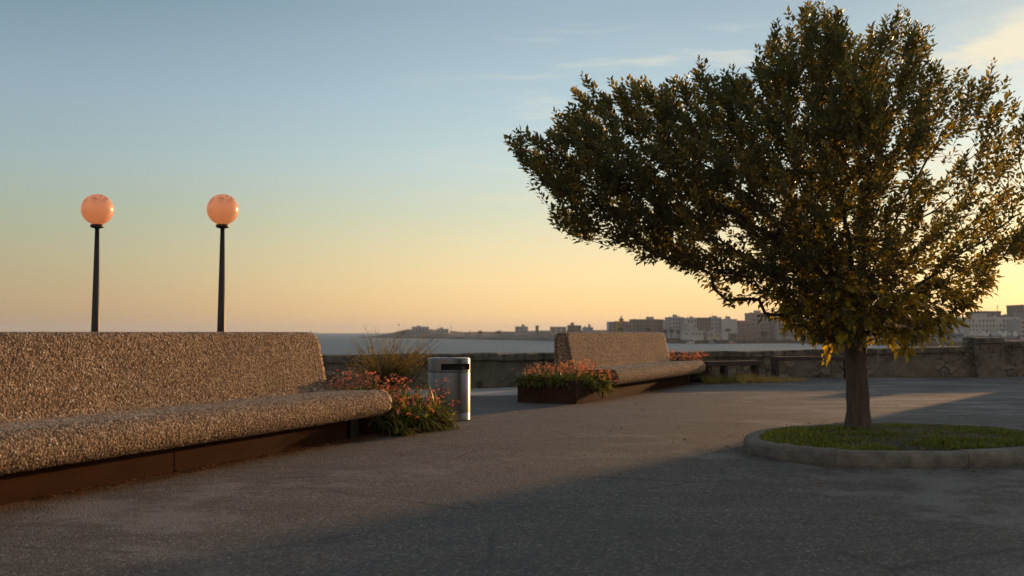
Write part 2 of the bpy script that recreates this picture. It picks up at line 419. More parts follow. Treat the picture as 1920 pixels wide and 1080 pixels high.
M['litter'] = mat_leaf('fallen_leaf', [(0.0, (0.10, 0.05, 0.025)), (0.6, (0.20, 0.10, 0.045)), (1.0, (0.32, 0.2, 0.09))], (1.2, 0.9, 0.5), 0.25)
M['black_iron'] = simple('dark_painted_iron', (0.022, 0.018, 0.014), 0.5, 0.2)
M['corten'] = simple('rusted_planter_steel', (0.050, 0.027, 0.018), 0.95, 0.0, 0.35, 4.0)
M['corten'].node_tree.nodes['Principled BSDF'].inputs['Specular IOR Level'].default_value = 0.05
M['soil'] = simple('soil', (0.05, 0.036, 0.026), 0.95, 0, 0.4, 12, 30, 0.02, 1.0)
M['kerb'] = simple('kerb_concrete', (0.150, 0.134, 0.110), 0.9, 0, 0.45, 6, 45, 0.008, 0.9)
M['slab'] = simple('paving_concrete', (0.30, 0.28, 0.25), 0.9, 0, 0.3, 2, 30, 0.006, 0.6)
M['hollow'] = simple('bin_inside', (0.012, 0.011, 0.010), 0.9, 0, 0.1, 3, 10, 0.001, 0)
M['land'] = simple('headland_ground', (0.105, 0.088, 0.066), 0.95, 0, 0.45, 0.03, 0.5, 0.6, 0.8)
M['rust_frame'] = simple('rusty_frame_steel', (0.045, 0.030, 0.024), 0.8, 0.1, 0.4, 9)

# ------------------------------------------------------------------ ground, sea
LINE = [(-40, 7.5), (-22, 11.0), (-9, 14.5), (-6, 15.5), (-3.2, 16.5), (-.28, 17.45), (3.2, 21.0), (6.24, 22.1), (9.3, 22.2), (10.33, 22.3), (11.0, 22.45), (14.6, 23.4), (30, 33), (60, 45)]
def strip_to(name, pts, yb, z, mat):
    v = [(x, yb, z) for x, y in pts] + [(x, y, z) for x, y in pts]; n = len(pts)
    return mesh_obj(name, np.array(v), [(i, i + 1, n + i + 1, n + i) for i in range(n - 1)], mat)
struct(strip_to('ground', [(x, y + 0.25) for x, y in LINE], -40, 0.0, M['asphalt']))
SEA = -4.0
mb = MB(); mb.add([(-9000, -200, SEA), (9000, -200, SEA), (9000, 7000, SEA), (-9000, 7000, SEA)], [(0, 1, 2, 3)])
struct(mb.build('sea', M['water']))
# quay face below the wall, so the ground is no floating sheet
v = [(x, y + 0.25, z) for z in (SEA - 1, -0.004) for x, y in LINE]; n = len(LINE)
struct(mesh_obj('quay_face', np.array(v), [(i, n + i, n + i + 1, i + 1) for i in range(n - 1)], M['kerb']))

# pale pavement strip at the foot of the wall, left part
def offs(pts, d_):
    out = []
    for i, (x, y) in enumerate(pts):
        a = Vector(pts[max(i - 1, 0)]); b = Vector(pts[min(i + 1, len(pts) - 1)])
        t_ = (b - a).normalized(); nrm = Vector((t_.y, -t_.x))
        out.append((x + nrm.x * d_, y + nrm.y * d_))
    return out
pv = [(-14, 13.1), (-9, 14.5), (-6, 15.5), (-3.2, 16.5), (-.28, 17.45), (0.5, 18.2)]
o1 = offs(pv, 0.0); o2 = offs(pv, 2.0); n = len(pv)
v = [(x, y, 0.03) for x, y in o1] + [(x, y, 0.03) for x, y in o2] + [(x, y, -0.02) for x, y in o2]
f = [(i, n + i, n + i + 1, i + 1) for i in range(n - 1)] + [(n + i, 2 * n + i, 2 * n + i + 1, n + i + 1) for i in range(n - 1)]
struct(mesh_obj('pavement', np.array(v), f, M['slab']))

# ------------------------------------------------------------------ sea wall
def wall_run(mb, pts, prof_fn, step=0.09):
    """sweep a cross-section (outward, z) along a polyline, dense enough to be roughened"""
    P = [Vector(p) for p in pts]; rows = []
    for i in range(len(P) - 1):
        L = (P[i + 1] - P[i]).length; k = max(1, int(L / step))
        for j in range(k + (i == len(P) - 2)): rows.append((P[i].lerp(P[i + 1], j / k), i, j / k))
    V = []; Fc = []; m = None
    for ri, (p, i, tt) in enumerate(rows):
        t_ = (P[i + 1] - P[i]).normalized(); nrm = Vector((t_.y, -t_.x))
        pr = prof_fn(p); m = len(pr)
        for (q, z) in pr: V.append((p.x + nrm.x * q, p.y + nrm.y * q, z))
    nr = len(rows)
    for r_ in range(nr - 1):
        for k in range(m - 1): Fc.append((r_ * m + k, (r_ + 1) * m + k, (r_ + 1) * m + k + 1, r_ * m + k + 1))
    Fc.append(tuple(range(m))); Fc.append(tuple(range((nr - 1) * m + m - 1, (nr - 1) * m - 1, -1)))
    mb.add(V, Fc)
from mathutils import noise as mnoise
def rough(p, s=3.0, a=0.02): return mnoise.fractal(Vector((p[0] * s, p[1] * s, p[2] * s)), 0.8, 2.0, 4) * a
def lowwall(h):
    def fn(p):
        hh = h if h > 0.7 else 1 - (np.interp(960 + F * p.x / p.y, [300, 600, 830, 1000, 1300, 1400, 1600, 1750, 1825], [668, 666, 663.5, 661.7, 660, 658.5, 654, 651, 649]) - 623) * p.y / F
        hz = hh + 0.022 * mnoise.noise(Vector((p.x * 0.9, p.y * 0.9, 0))) + 0.012 * mnoise.noise(Vector((p.x * 4, p.y * 4, 3)))
        pr = [(0.0, -0.05), (0.0, 0.06)]
        for k in range(1, 7): pr.append((0.0, 0.06 + (hz - 0.20) * k / 7))
        pr += [(0.0, hz - 0.13), (0.05, hz - 0.12), (0.055, hz - 0.02), (0.03, hz), (-0.2, hz + 0.006), (-0.44, hz), (-0.46, -0.05)]
        out = []
        for q, z in pr:
            e = rough((p.x, p.y, z), 2.6, 0.035) if q >= -0.01 else rough((p.x, p.y, z), 5, 0.008)
            out.append((q + e, z + (e * 0.4 if z > 0.1 else 0)))
        return out
    return fn
wall = thing('sea_wall', 'low weathered stone sea wall with plaster patches running along the promenade edge', 'wall')
mb = MB(); wall_run(mb, LINE[:10], lowwall(0.63)); mb.build('parapet', M['wall'], wall)
mb = MB(); wall_run(mb, [(10.30, 22.10), (11.0, 22.30)], lowwall(0.885), 0.05); mb.build('pillar', M['wall'], wall)
mb = MB(); wall_run(mb, [(11.0, 22.47), (14.6, 23.4)], lowwall(0.80)); mb.build('parapet', M['wall'], wall)
mb = MB(); wall_run(mb, [(13.4, 22.9), (14.9, 23.45)], lowwall(2.45), 0.12); mb.build('added_shade_wall', M['wall'], wall)  # tall section added out of view to cast the foreground shadow
mb = MB(); wall_run(mb, [(14.8, 23.2), (22, 26.5), (34, 33.5), (60, 44.8)], lowwall(3.2), 0.2); mb.build('added_shade_wall', M['wall'], wall)  # higher stretch, likewise added out of view to shade the foreground

# ------------------------------------------------------------------ benches
def cells(P, cell):
    """pebble field: distance to nearest jittered point, second distance, id-hash"""
    P = P / cell; base = np.floor(P).astype(np.int64)
    d1 = np.full(len(P), 9.0); d2 = np.full(len(P), 9.0); hid = np.zeros(len(P))
    def h(ix, iy, iz, s):
        x = (ix * 374761393 + iy * 668265263 + iz * 2147483647 + s * 1274126177) & 0xffffffff
        x = ((x ^ (x >> 13)) * 1274126177) & 0xffffffff
        x = ((x ^ (x >> 16)) * 2246822519) & 0xffffffff
        return ((x ^ (x >> 15)) & 0xffffff) / float(0x1000000)
    for a in (-1, 0, 1):
        for b in (-1, 0, 1):
            for c in (-1, 0, 1):
                ix, iy, iz = base[:, 0] + a, base[:, 1] + b, base[:, 2] + c
                q = np.stack([ix + h(ix, iy, iz, 1), iy + h(ix, iy, iz, 2), iz + h(ix, iy, iz, 3)], 1)
                dd = np.sqrt(((P - q) ** 2).sum(1)); hv = h(ix, iy, iz, 4)
                near = dd < d1
                d2 = np.where(near, d1, np.minimum(d2, dd)); hid = np.where(near, hv, hid); d1 = np.where(near, dd, d1)
    return d1, d2, hid
def resample(pts, step):
    P = np.array(pts + [pts[0]]); out = []
    for i in range(len(P) - 1):
        L = np.linalg.norm(P[i + 1] - P[i]); k = max(1, int(round(L / step)))
        for j in range(k): out.append(P[i] + (P[i + 1] - P[i]) * j / k)
    return np.array(out)
def arc(cx, cz, r, a0, a1, n=10): return [(cx + r * math.cos(R(a0 + (a1 - a0) * k / n)), cz + r * math.sin(R(a0 + (a1 - a0) * k / n))) for k in range(n + 1)]
def aggregate_sweep(name, prof, medial, u0, u1, step, er, parent, cell=0.0168, amp=0.0076, zround=0):
    pr = resample(prof, step); m = len(pr)
    med = np.array([medial(*p) for p in pr])
    nrm = np.roll(pr, -1, 0) - np.roll(pr, 1, 0); nrm = np.stack([nrm[:, 1], -nrm[:, 0]], 1); nrm /= np.linalg.norm(nrm, axis=1)[:, None]
    us = np.arange(u0 + er, u1 - er + 1e-6, step)
    rings = []
    k = 6
    capk = 9
    for j in range(capk): rings.append((u0, 'cap', j / capk))
    for j in range(k): a = math.pi / 2 * j / k; rings.append((u0 + er * (1 - math.sin(a)), 'in', er * (1 - math.cos(a - 0)) if False else er * (1 - math.sin(a)) ))
    rings = []
    # left cap: medial -> inset profile ; rounded edge ; body ; mirrored
    def inset(e): return pr - nrm * e
    for j in range(capk): rings.append((u0, med + (inset(er) - med) * (j / capk)))
    for j in range(k + 1):
        a = math.pi / 2 * j / k; rings.append((u0 + er * (1 - math.sin(a)), inset(er * (1 - math.cos(math.pi / 2 - a)) if False else er * (1 - math.sin(math.pi / 2 - (math.pi / 2 - a))) if False else er * (1 - math.cos(math.pi / 2 - a) ) if False else er - er * math.sin(a) if False else er * (1 - math.sin(a)))))
    rings = rings[:capk]
    for j in range(k + 1):
        a = math.pi / 2 * j / k            # quarter-round edge
        rings.append((u0 + er * (1 - math.sin(a)), inset(er * (1 - (1 - math.cos(a))) if False else er * (1 - math.sin(a) if False else math.cos(a)) * 1.0)))
    body = us[1:-1]
    for u in body: rings.append((u, pr))
    for j in range(k, -1, -1):
        a = math.pi / 2 * j / k
        rings.append((u1 - er * (1 - math.sin(a)), inset(er * math.cos(a))))
    for j in range(capk - 1, -1, -1): rings.append((u1, med + (inset(er) - med) * (j / capk)))
    V = np.concatenate([np.column_stack([np.full(m, u), q[:, 0], q[:, 1]]) for u, q in rings])
    nr = len(rings)
    if zround:       # ends of the back sweep in near the top: round the corner seen from the front
        z = V[:, 2]; top = z.max(); r_ = zround
        dz_ = np.clip((z - (top - r_)) / r_, 0, 1); pull = r_ * (1 - np.sqrt(1 - dz_ ** 2 * 0.985))
        wR = np.clip((V[:, 0] - (u1 - 1.0)) / 1.0, 0, 1); wL = np.clip(((u0 + 1.0) - V[:, 0]) / 1.0, 0, 1)
        V[:, 0] += pull * wL - pull * wR
    grid = V.reshape(nr, m, 3)
    du = np.zeros_like(grid); du[1:-1] = grid[2:] - grid[:-2]; du[0] = grid[1] - grid[0]; du[-1] = grid[-1] - grid[-2]
    dv = np.roll(grid, -1, 1) - np.roll(grid, 1, 1)
    N = np.cross(du, dv); ln = np.linalg.norm(N, axis=2, keepdims=True); N = np.where(ln > 1e-9, N / np.maximum(ln, 1e-9), 0)
    # make outward
    cen = grid.mean(axis=(0, 1)); mid = nr // 2
    if ((grid[mid] - np.column_stack([grid[mid][:, 0], med])) * N[mid]).sum() < 0: N = -N
    N[:capk] = (-1, 0, 0); N[nr - capk:] = (1, 0, 0)
    flat = grid.reshape(-1, 3); d1, d2, hid = cells(flat, cell)
    b = np.clip((d2 - d1) / 0.55, 0, 1)
    disp = amp * (np.sqrt(b) - 0.55) * (0.7 + 0.6 * hid)
    V = flat + N.reshape(-1, 3) * disp[:, None]
    i = np.arange(nr - 1)[:, None]; j = np.arange(m)[None, :]; j2 = (j + 1) % m
    q = np.stack([(i * m + j), (i * m + j2), ((i + 1) * m + j2), ((i + 1) * m + j)], 2).reshape(-1, 4)
    me = bpy.data.meshes.new(name)
    me.vertices.add(len(V)); me.vertices.foreach_set('co', V.astype(np.float32).ravel())
    me.loops.add(q.size); me.loops.foreach_set('vertex_index', q.astype(np.int32).ravel())
    me.polygons.add(len(q)); me.polygons.foreach_set('loop_start', np.arange(0, q.size, 4, dtype=np.int32)); 
    me.update(calc_edges=True)
    me.polygons.foreach_set('use_smooth', [True] * len(q))
    a = me.attributes.new('tone', 'FLOAT', 'POINT'); a.data.foreach_set('value', hid.astype(np.float32))
    a = me.attributes.new('gap', 'FLOAT', 'POINT'); a.data.foreach_set('value', np.clip(1.2 - b * 2.0, 0, 1).astype(np.float32))
    me.materials.append(M['pebble'])
    o = bpy.data.objects.new(name, me); C.objects.link(o); o.parent = parent
    return o

def bench(label):
    # local axes: x along the bench, y = towards the front, z up; origin at the base line, left end
    root = thing('bench', label, 'bench', group='long pebbled concrete benches')
    L = 5.12
    seat = [(-0.60, 0.203)] + arc(0.085, 0.324, 0.121, -90, 88, 14)[0:] + [(-0.25, 0.432), (-0.60, 0.425)]
    aggregate_sweep('seat', seat, lambda y, z: (min(max(y, -0.5), 0.085), 0.325), 0, L, 0.0050, 0.035, root)
    back = [(-0.46, 0.02), (-0.465, 0.40), (-0.51, 0.46), (-0.545, 0.62), (-0.585, 0.80), (-0.612, 0.93)] + arc(-0.672, 0.945, 0.055, 5, 90, 5) + arc(-0.775, 0.945, 0.055, 90, 180, 5) + [(-0.83, 0.02)]
    aggregate_sweep('backrest', back, lambda y, z: (-0.66 - 0.02 * (z > 0.5), min(max(z, 0.15), 0.86)), 0.01, L - 0.01, 0.0050, 0.04, root, zround=0.13)
    mb = MB(); x = 0.06
    for k in range(2):
        w = (L - 0.45) / 2
        mb.box(x + 0.0006, x + w - 0.0006, -0.455, -0.055, -0.01, 0.24, 0.006); x += w
    mb.build('plinth', M['plinth'], root)
    mb = MB(); mb.box(L - 0.30, L - 0.16, -0.44, -0.06, -0.01, 0.23, 0.006); mb.build('foot', M['black_iron'], root)
    return root
def place_bench(o, tdeg, nline, u0):
    tdir = Vector((math.sin(R(tdeg)), math.cos(R(tdeg)))); ndir = Vector((tdir.y, -tdir.x))
    p = tdir * u0 + ndir * nline
    # x-axis -> tdir, y-axis -> ndir needs a reflection-free frame: x=-tdir flips, so use x = -tdir? keep right-handed via mirrored profile
    o.location = (p.x, p.y, 0)
    o.rotation_euler = (0, 0, math.atan2(tdir.y, tdir.x))
    return o
# ndir is to the right of tdir (local -y) so the profile is mirrored in y
_aggr = aggregate_sweep
def mirror_children(root):
    for ch in root.children:
        me = ch.data; n_ = len(me.vertices); co = np.empty(n_ * 3, dtype=np.float32); me.vertices.foreach_get('co', co)
        co = co.reshape(-1, 3); co[:, 1] *= -1; me.vertices.foreach_set('co', co.ravel()); me.flip_normals(); me.update()
b1 = bench('long pebbled concrete bench in the left foreground running out of the frame'); mirror_children(b1)
T1, N1 = 22.0, -4.865
T2, N2 = 25.5, -5.19
b2 = copy_tree(b1); b2['label'] = 'long pebbled concrete bench farther off behind the flower filled planter box'
place_bench(b1, T1, N1, 8.46 - 5.12)
place_bench(b2, T2, N2, 14.12)

def loc_on(tdeg, nline, u, nn):
    tdir = Vector((math.sin(R(tdeg)), math.cos(R(tdeg)))); ndir = Vector((tdir.y, -tdir.x))
    p = tdir * u + ndir * (nline + nn); return Vector((p.x, p.y, 0))

# ------------------------------------------------------------------ planters and flowers
def planter(name, label, tdeg, nline, ua, ub, na, nb, h):
    tdir = Vector((math.sin(R(tdeg)), math.cos(R(tdeg))))
    c = loc_on(tdeg, nline, ua, nb)
    r_ = thing(name, label, 'planter', c, math.atan2(tdir.y, tdir.x), 'planter boxes at the bench ends')
    L = ub - ua; Wd = nb - na; th = 0.02
    mb = MB()
    mb.box(0, L, 0, th, 0, h, 0.004); mb.box(0, L, Wd - th, Wd, 0, h, 0.004)
    mb.box(0, th, th + 0.002, Wd - th - 0.002, 0, h - 0.002, 0.004); mb.box(L - th, L, th + 0.002, Wd - th - 0.002, 0, h - 0.002, 0.004)
    mb.build('box', M['corten'], r_)
    mb = MB(); mb.box(th + 0.003, L - th - 0.003, th + 0.003, Wd - th - 0.003, 0.01, h - 0.05); mb.build('soil', M['soil'], r_)
    return r_

def blade(V, Fc, T, base, dirv, length, width, droop, tint, seg=4):
    """a curved strap leaf"""
    d_ = np.array(dirv, float); d_ /= np.linalg.norm(d_); side = np.cross(d_, (0, 0, 1.0))
    if np.linalg.norm(side) < 1e-3: side = np.array((1.0, 0, 0))
    side /= np.linalg.norm(side)
    a = random.uniform(-0.6, 0.6); side = side * math.cos(a) + np.cross(d_, side) * math.sin(a)
    k0 = len(V); p = np.array(base, float)
    for i in range(seg + 1):
        q = i / seg; w = width * (1 - q ** 1.6) * 0.5 + 0.0004
        V.append(p - side * w); V.append(p + side * w); T += [tint, tint]
        d_ = d_ + np.array((0, 0, -droop)) / seg; d_ /= np.linalg.norm(d_); p = p + d_ * length / seg
    for i in range(seg): k = k0 + 2 * i; Fc.append((k, k + 1, k + 3, k + 2))

def blossom(V, Fc, T, c, nrm, r_, tint):
    n_ = np.array(nrm, float); n_ /= np.linalg.norm(n_); a = np.cross(n_, (0.3, 0.2, 0.93)); a /= np.linalg.norm(a) + 1e-9; b = np.cross(n_, a)
    k0 = len(V); V.append(np.array(c) + n_ * r_ * -0.25); T.append(tint * 0.6)
    m = 10
    for k in range(m):
        q = 2 * math.pi * k / m; rr = r_ * (1.0 if k % 2 == 0 else 0.45)
        V.append(np.array(c) + (a * math.cos(q) + b * math.sin(q)) * rr + n_ * r_ * 0.25 * (k % 2 == 0)); T.append(tint)
    for k in range(m): Fc.append((k0, k0 + 1 + k, k0 + 1 + (k + 1) % m))

def flowers(label, spots, seed, flop, tmin=0.0, tmax=1.0):
    """spots: (x,y,z,height,spread dir, n)"""
    random.seed(seed)
    LV, LF, LT = [], [], []; BV, BF, BT = [], [], []; st = MB()
    for (x, y, z, h, lean, nl, nf) in spots:
        nf = nf if random.random() < 0.62 else max(0, nf - 3)
        for k in range(nl):
            a = random.uniform(0, 2 * math.pi); e = random.uniform(0.15, 1.2)
            dv = np.array((math.cos(a) + lean[0], math.sin(a) + lean[1], e * 1.6))
            blade(LV, LF, LT, (x + random.gauss(0, 0.03), y + random.gauss(0, 0.03), z), dv, h * random.uniform(0.55, 1.15), random.choice((0.012, 0.018, 0.030)) * random.uniform(0.8, 1.2), random.uniform(0.6, flop), random.random() ** 1.3)
        for k in range(nf):
            a = random.uniform(0, 2 * math.pi)
            top = np.array((x + 0.09 * math.cos(a) * random.random() * 2 + lean[0] * h * 0.5, y + 0.09 * math.sin(a) * random.random() * 2 + lean[1] * h * 0.5, z + h * random.uniform(0.6, 1.12)))
            b0 = np.array((x, y, z)); mid = (b0 + top) / 2 + np.array((random.gauss(0, .015), random.gauss(0, .015), 0.03))
            st.tube([b0, mid, top], 0.0022, 3)
            for q in range(random.randint(2, 4)):
                c = top + np.array([random.gauss(0, 0.014) for _ in range(3)])
                blossom(BV, BF, BT, c, (random.gauss(0, .6), random.gauss(0, .6) - 0.3, 1.0), random.uniform(0.011, 0.023), random.uniform(tmin, tmax))
    r_ = thing('flowering_plant', label, 'flowers', (spots[0][0], spots[0][1], spots[0][2]), group='flowering plants in the bench planters')
    off = np.array(r_.location)
    mesh_obj('foliage', np.array(LV) - off, LF, M['foliage'], r_, attrs={'tint': LT})
    mesh_obj('blossoms', np.array(BV) - off, BF, M['bloom'], r_, attrs={'tint': BT})
    st.v = [tuple(np.array(p) - off) for p in st.v]
    o = mesh_obj('stems', np.array(st.v), st.f, M['foliage'], r_, attrs={'tint': [0.5] * len(st.v)})
    return r_

planter('planter_box', 'rusty planter box buried under flowers at the end of the nearer bench', T1, N1, 8.56, 9.42, -0.85, -0.02, 0.30)
planter('planter_box', 'dark rusty steel planter box with an open front in view beside the bin', T2, N2, 12.95, 13.98, -0.90, 0.0, 0.32)
planter('planter_box', 'small planter box showing flowers past the far end of the farther bench', T2, N2, 19.38, 20.2, -0.85, -0.05, 0.30)
random.seed(3)
def spots_on(td, nl, ua, ub, na, nb, z, n, h, nlv, nfl, edge):
    out = []
    for k in range(n):
        u = random.uniform(ua, ub); q = random.uniform(na, nb); p = loc_on(td, nl, u, q)
        out.append((p.x, p.y, z, h * random.uniform(0.8, 1.2), (0, 0), nlv, nfl))
    tdir = Vector((math.sin(R(td)), math.cos(R(td)))); nd = Vector((tdir.y, -tdir.x))
    for (u, q, zz, hh, lu, ln) in edge:
        p = loc_on(td, nl, u, q); l = tdir * lu + nd * ln
        out.append((p.x, p.y, zz, hh, (l.x, l.y), nlv, nfl))
    return out
edge1 = [(random.uniform(8.55, 9.5), random.uniform(-0.05, 0.30), random.uniform(0.0, 0.20), random.uniform(0.18, 0.32), random.uniform(-0.2, 0.3), random.uniform(0.4, 1.1)) for _ in range(52)]
flowers('pink and red flowering plant spilling out at the end of the nearer bench', spots_on(T1, N1, 8.58, 9.38, -0.82, -0.02, 0.24, 66, 0.28, 46, 3, edge1), 11, 1.8, 0.05, 0.78)
edge2 = [(random.uniform(13.05, 14.15), random.uniform(-0.02, 0.14), random.uniform(0.12, 0.30), random.uniform(0.14, 0.22), random.uniform(-0.2, 0.2), random.uniform(0.6, 1.4)) for _ in range(10)]
edge2 += [(12.97, random.uniform(-0.9, -0.05), 0.30, 0.16, -1.0, 0) for _ in range(14)]
flowers('orange flowering plant filling the open planter box beside the bin', spots_on(T2, N2, 13.0, 14.0, -0.88, -0.03, 0.27, 70, 0.24, 48, 4, edge2), 12, 1.8, 0.35, 1.0)
edge3 = [(random.uniform(19.4, 20.1), random.uniform(-0.05, 0.2), 0.1, 0.25, 0.1, 0.7) for _ in range(14)]
flowers('red flowering plant peeping out past the far end of the farther bench', spots_on(T2, N2, 19.4, 20.15, -0.80, -0.05, 0.26, 34, 0.30, 18, 6, edge3), 13, 1.6)

# ------------------------------------------------------------------ litter bin
bx, by = (843 - 960) / F * 11.42, 11.42
binr = thing('litter_bin', 'brushed steel cylindrical litter bin with a black slot beside the flowers', 'bin', (bx, by, 0), math.atan2(by, bx))
# local -x faces the camera
rad = 0.241; NA = 96; mb = MB()
zs = [0.012, 0.085, 0.089, 0.093, 0.54, 0.544, 0.548, 0.575, 0.645, 0.690, 0.702, 0.706]
rs = [rad, rad, rad - .003, rad, rad, rad - .003, rad, rad, rad, rad, rad - .002, rad - .009]
def inslot(k, i):
    a = (360.0 * (k + 0.5) / NA) % 360     # 180 = towards camera, >180 appears on the ... side
    return 7 == i and 157 < a < 252
for (z, r_) in zip(zs, rs):
    for k in range(NA):
        a = 2 * math.pi * k / NA; mb.v.append((r_ * math.cos(a), r_ * math.sin(a), z))
for i in range(len(zs) - 1):
    for k in range(NA):
        if not inslot(k, i): mb.f.append((i * NA + k, i * NA + (k + 1) % NA, (i + 1) * NA + (k + 1) % NA, (i + 1) * NA + k))
mb.build('body', M['steel'], binr, True)
mb = MB(); mb.lathe([(rad - 0.012, 0.0), (rad - 0.012, 0.012), (rad - 0.03, 0.014), (rad - 0.03, 0.68)], 48); mb.build('liner', M['hollow'], binr, True)
mb = MB(); mb.lathe([(rad - 0.011, 0.696), (rad - 0.0105, 0.706), (rad - 0.013, 0.7085), (0.02, 0.712)], 48); mb.build('lid', M['steel'], binr, True)

# ------------------------------------------------------------------ street lamps
def lamp(label):
    r_ = thing('street_lamp', label, 'street lamp', group='globe street lamps behind the nearer bench')
    mb = MB(); mb.lathe([(0.13, 0), (0.13, 0.05), (0.085, 0.07), (0.088, 0.12), (0.063, 0.95), (0.032, 2.615)], 20); mb.build('pole', M['black_iron'], r_, True)
    mb = MB(); mb.lathe([(0.032, 2.605), (0.095, 2.625), (0.10, 2.635), (0.10, 2.665), (0.085, 2.672)], 28); mb.build('collar', M['black_iron'], r_)
    prof = [(0.240 * math.sin(math.pi * k / 24), -0.240 * math.cos(math.pi * k / 24)) for k in range(2, 24)] + [(0.004, 0.240)]
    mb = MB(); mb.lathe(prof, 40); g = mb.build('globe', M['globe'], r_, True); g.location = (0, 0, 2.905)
    return r_
l1 = lamp('globe street lamp on a black pole, leftmost, farther from the dry shrub')
l2 = copy_tree(l1); l2['label'] = 'globe street lamp on a black pole, the right one, nearer the dry shrub'
l1.location = (at(179, 600, 15.4).x, 15.4, 0); l2.location = (at(415, 600, 15.4).x, 15.4, 0)

# ------------------------------------------------------------------ tree ring: kerb, soil, grass
RING = [(1.95, 8.43), (2.07, 7.83), (2.38, 7.47), (2.83, 7.36), (3.32, 7.41), (3.86, 7.58), (4.42, 7.88), (4.80, 8.40), (4.78, 9.05), (4.35, 9.62), (3.65, 9.86), (2.93, 9.66), (2.28, 9.16)]
def closed_spline(pts, per=16):
    n_ = len(pts); out = []
    for i in range(n_):
        p0, p1, p2, p3 = [np.array(pts[(i + k) % n_]) for k in (-1, 0, 1, 2)]
        for j in range(per):
            t_ = j / per
            out.append(0.5 * (2 * p1 + (p2 - p0) * t_ + (2 * p0 - 5 * p1 + 4 * p2 - p3) * t_ ** 2 + (3 * p1 - p0 - 3 * p2 + p3) * t_ ** 3))
    return np.array(out)
ring = closed_spline(RING)
rc = ring.mean(0)
tang = np.roll(ring, -1, 0) - np.roll(ring, 1, 0); tang /= np.linalg.norm(tang, axis=1)[:, None]
inn = np.stack([-tang[:, 1], tang[:, 0]], 1)
if ((rc - ring) * inn).sum() < 0: inn = -inn
kerb = thing('kerb_ring', 'oval ring of grey concrete kerb stones around the tree', 'kerb', (rc[0], rc[1], 0))
KW, KH = 0.135, 0.118
stops_k = [0, 15, 33, 51, 66, 84, 101, 118, 136, 154, 172, 190, 208]
for s in range(12):
    i0, i1 = stops_k[s], stops_k[s + 1]
    mb = MB(); V = []; m = 0
    idx = np.linspace(i0 + 0.06, i1 - 0.06, 14); tl = random.uniform(-0.004, 0.004)
    for q in idx:
        a = int(q) % len(ring); b_ = (a + 1) % len(ring); w = q - int(q)
        p = ring[a] * (1 - w) + ring[b_] * w - rc; nn = inn[a] * (1 - w) + inn[b_] * w
        jt = 0.004 * mnoise.noise(Vector((p[0] * 6, p[1] * 6, s)))
        prof = [(0.012, -0.02), (0.0, 0.02), (0.0, KH * 0.45), (0.004, KH - 0.028), (0.014, KH - 0.010), (0.032, KH), (KW * 0.6, KH + 0.003), (KW - 0.012, KH), (KW, KH - 0.012), (KW, -0.02)]
        m = len(prof)
        for (e, z) in prof:
            r2 = rough((p[0], p[1], z), 7, 0.010)
            V.append((p[0] + nn[0] * (e + jt + r2), p[1] + nn[1] * (e + jt + r2), z + tl + (r2 * 0.5 if z > 0.05 else 0)))
    fc = []
    for r_ in range(len(idx) - 1):
        for k in range(m): fc.append((r_ * m + k, r_ * m + (k + 1) % m, (r_ + 1) * m + (k + 1) % m, (r_ + 1) * m + k))
    fc.append(tuple(range(m - 1, -1, -1))); fc.append(tuple((len(idx) - 1) * m + k for k in range(m)))
    mesh_obj('kerb_stone', np.array(V), fc, M['kerb'], kerb)
inner = ring + inn * (KW - 0.004)
rings_n = 8; V = [(rc[0], rc[1], 0.145)]
for k in range(1, rings_n + 1):
    q = k / rings_n
    for p in inner: V.append((rc[0] + (p[0] - rc[0]) * q, rc[1] + (p[1] - rc[1]) * q, 0.098 + 0.045 * (1 - q ** 2) + 0.012 * mnoise.noise(Vector((p[0] * 2 * q, p[1] * 2 * q, 1)))))
n = len(inner); fc = [(0, 1 + k, 1 + (k + 1) % n) for k in range(n)]
for r_ in range(rings_n - 1):
    for k in range(n): fc.append((1 + r_ * n + k, 1 + (r_ + 1) * n + k, 1 + (r_ + 1) * n + (k + 1) % n, 1 + r_ * n + (k + 1) % n))
struct(mesh_obj('soil', np.array(V), fc, M['soil'], None, True))

def in_poly(x, y, poly):
    c = False; n_ = len(poly); j = n_ - 1
    for i in range(n_):
        if (poly[i][1] > y) != (poly[j][1] > y) and x < (poly[j][0] - poly[i][0]) * (y - poly[i][1]) / (poly[j][1] - poly[i][1]) + poly[i][0]: c = not c
        j = i
    return c
TX, TY = (1608 - 960) / F * 9.2, 9.2
random.seed(21)
V, Fc, T = [], [], []
ip = [tuple(p) for p in inner]
cnt = 0
while cnt < 21000:
    x = random.uniform(1.9, 4.9); y = random.uniform(7.3, 9.9)
    if not in_poly(x, y, ip): continue
    if math.hypot(x - TX, y - TY) < 0.13: continue
    cl_ = mnoise.fractal(Vector((x * 2.2, y * 2.2, 5)), 0.9, 2.0, 4)
    if random.random() > 0.66 + cl_ * 1.3: continue
    dist = math.hypot((x - rc[0]) / 1.45, (y - rc[1]) / 1.25)
    z = 0.098 + 0.045 * max(0, 1 - dist ** 2) - 0.006
    h = random.uniform(0.014, 0.038) * (1 + 0.8 * cl_)
    a = random.uniform(0, 6.28); l = random.uniform(0.1, 0.9)
    blade(V, Fc, T, (x, y, z), (math.cos(a) * l, math.sin(a) * l, 1), h, random.uniform(0.004, 0.007), random.uniform(0.2, 1.2), min(1, max(0, random.random() ** 1.5 * 0.8 + 0.25 * max(0, (2.9 - x)) + 0.5 * max(0, mnoise.noise(Vector((x * 1.3, y * 1.3, 9)))))), 2)  # blades yellower to the left: sunlit tone put into their colour
    cnt += 1
stuff(mesh_obj('grass', np.array(V), Fc, M['grass'], attrs={'tint': T}))

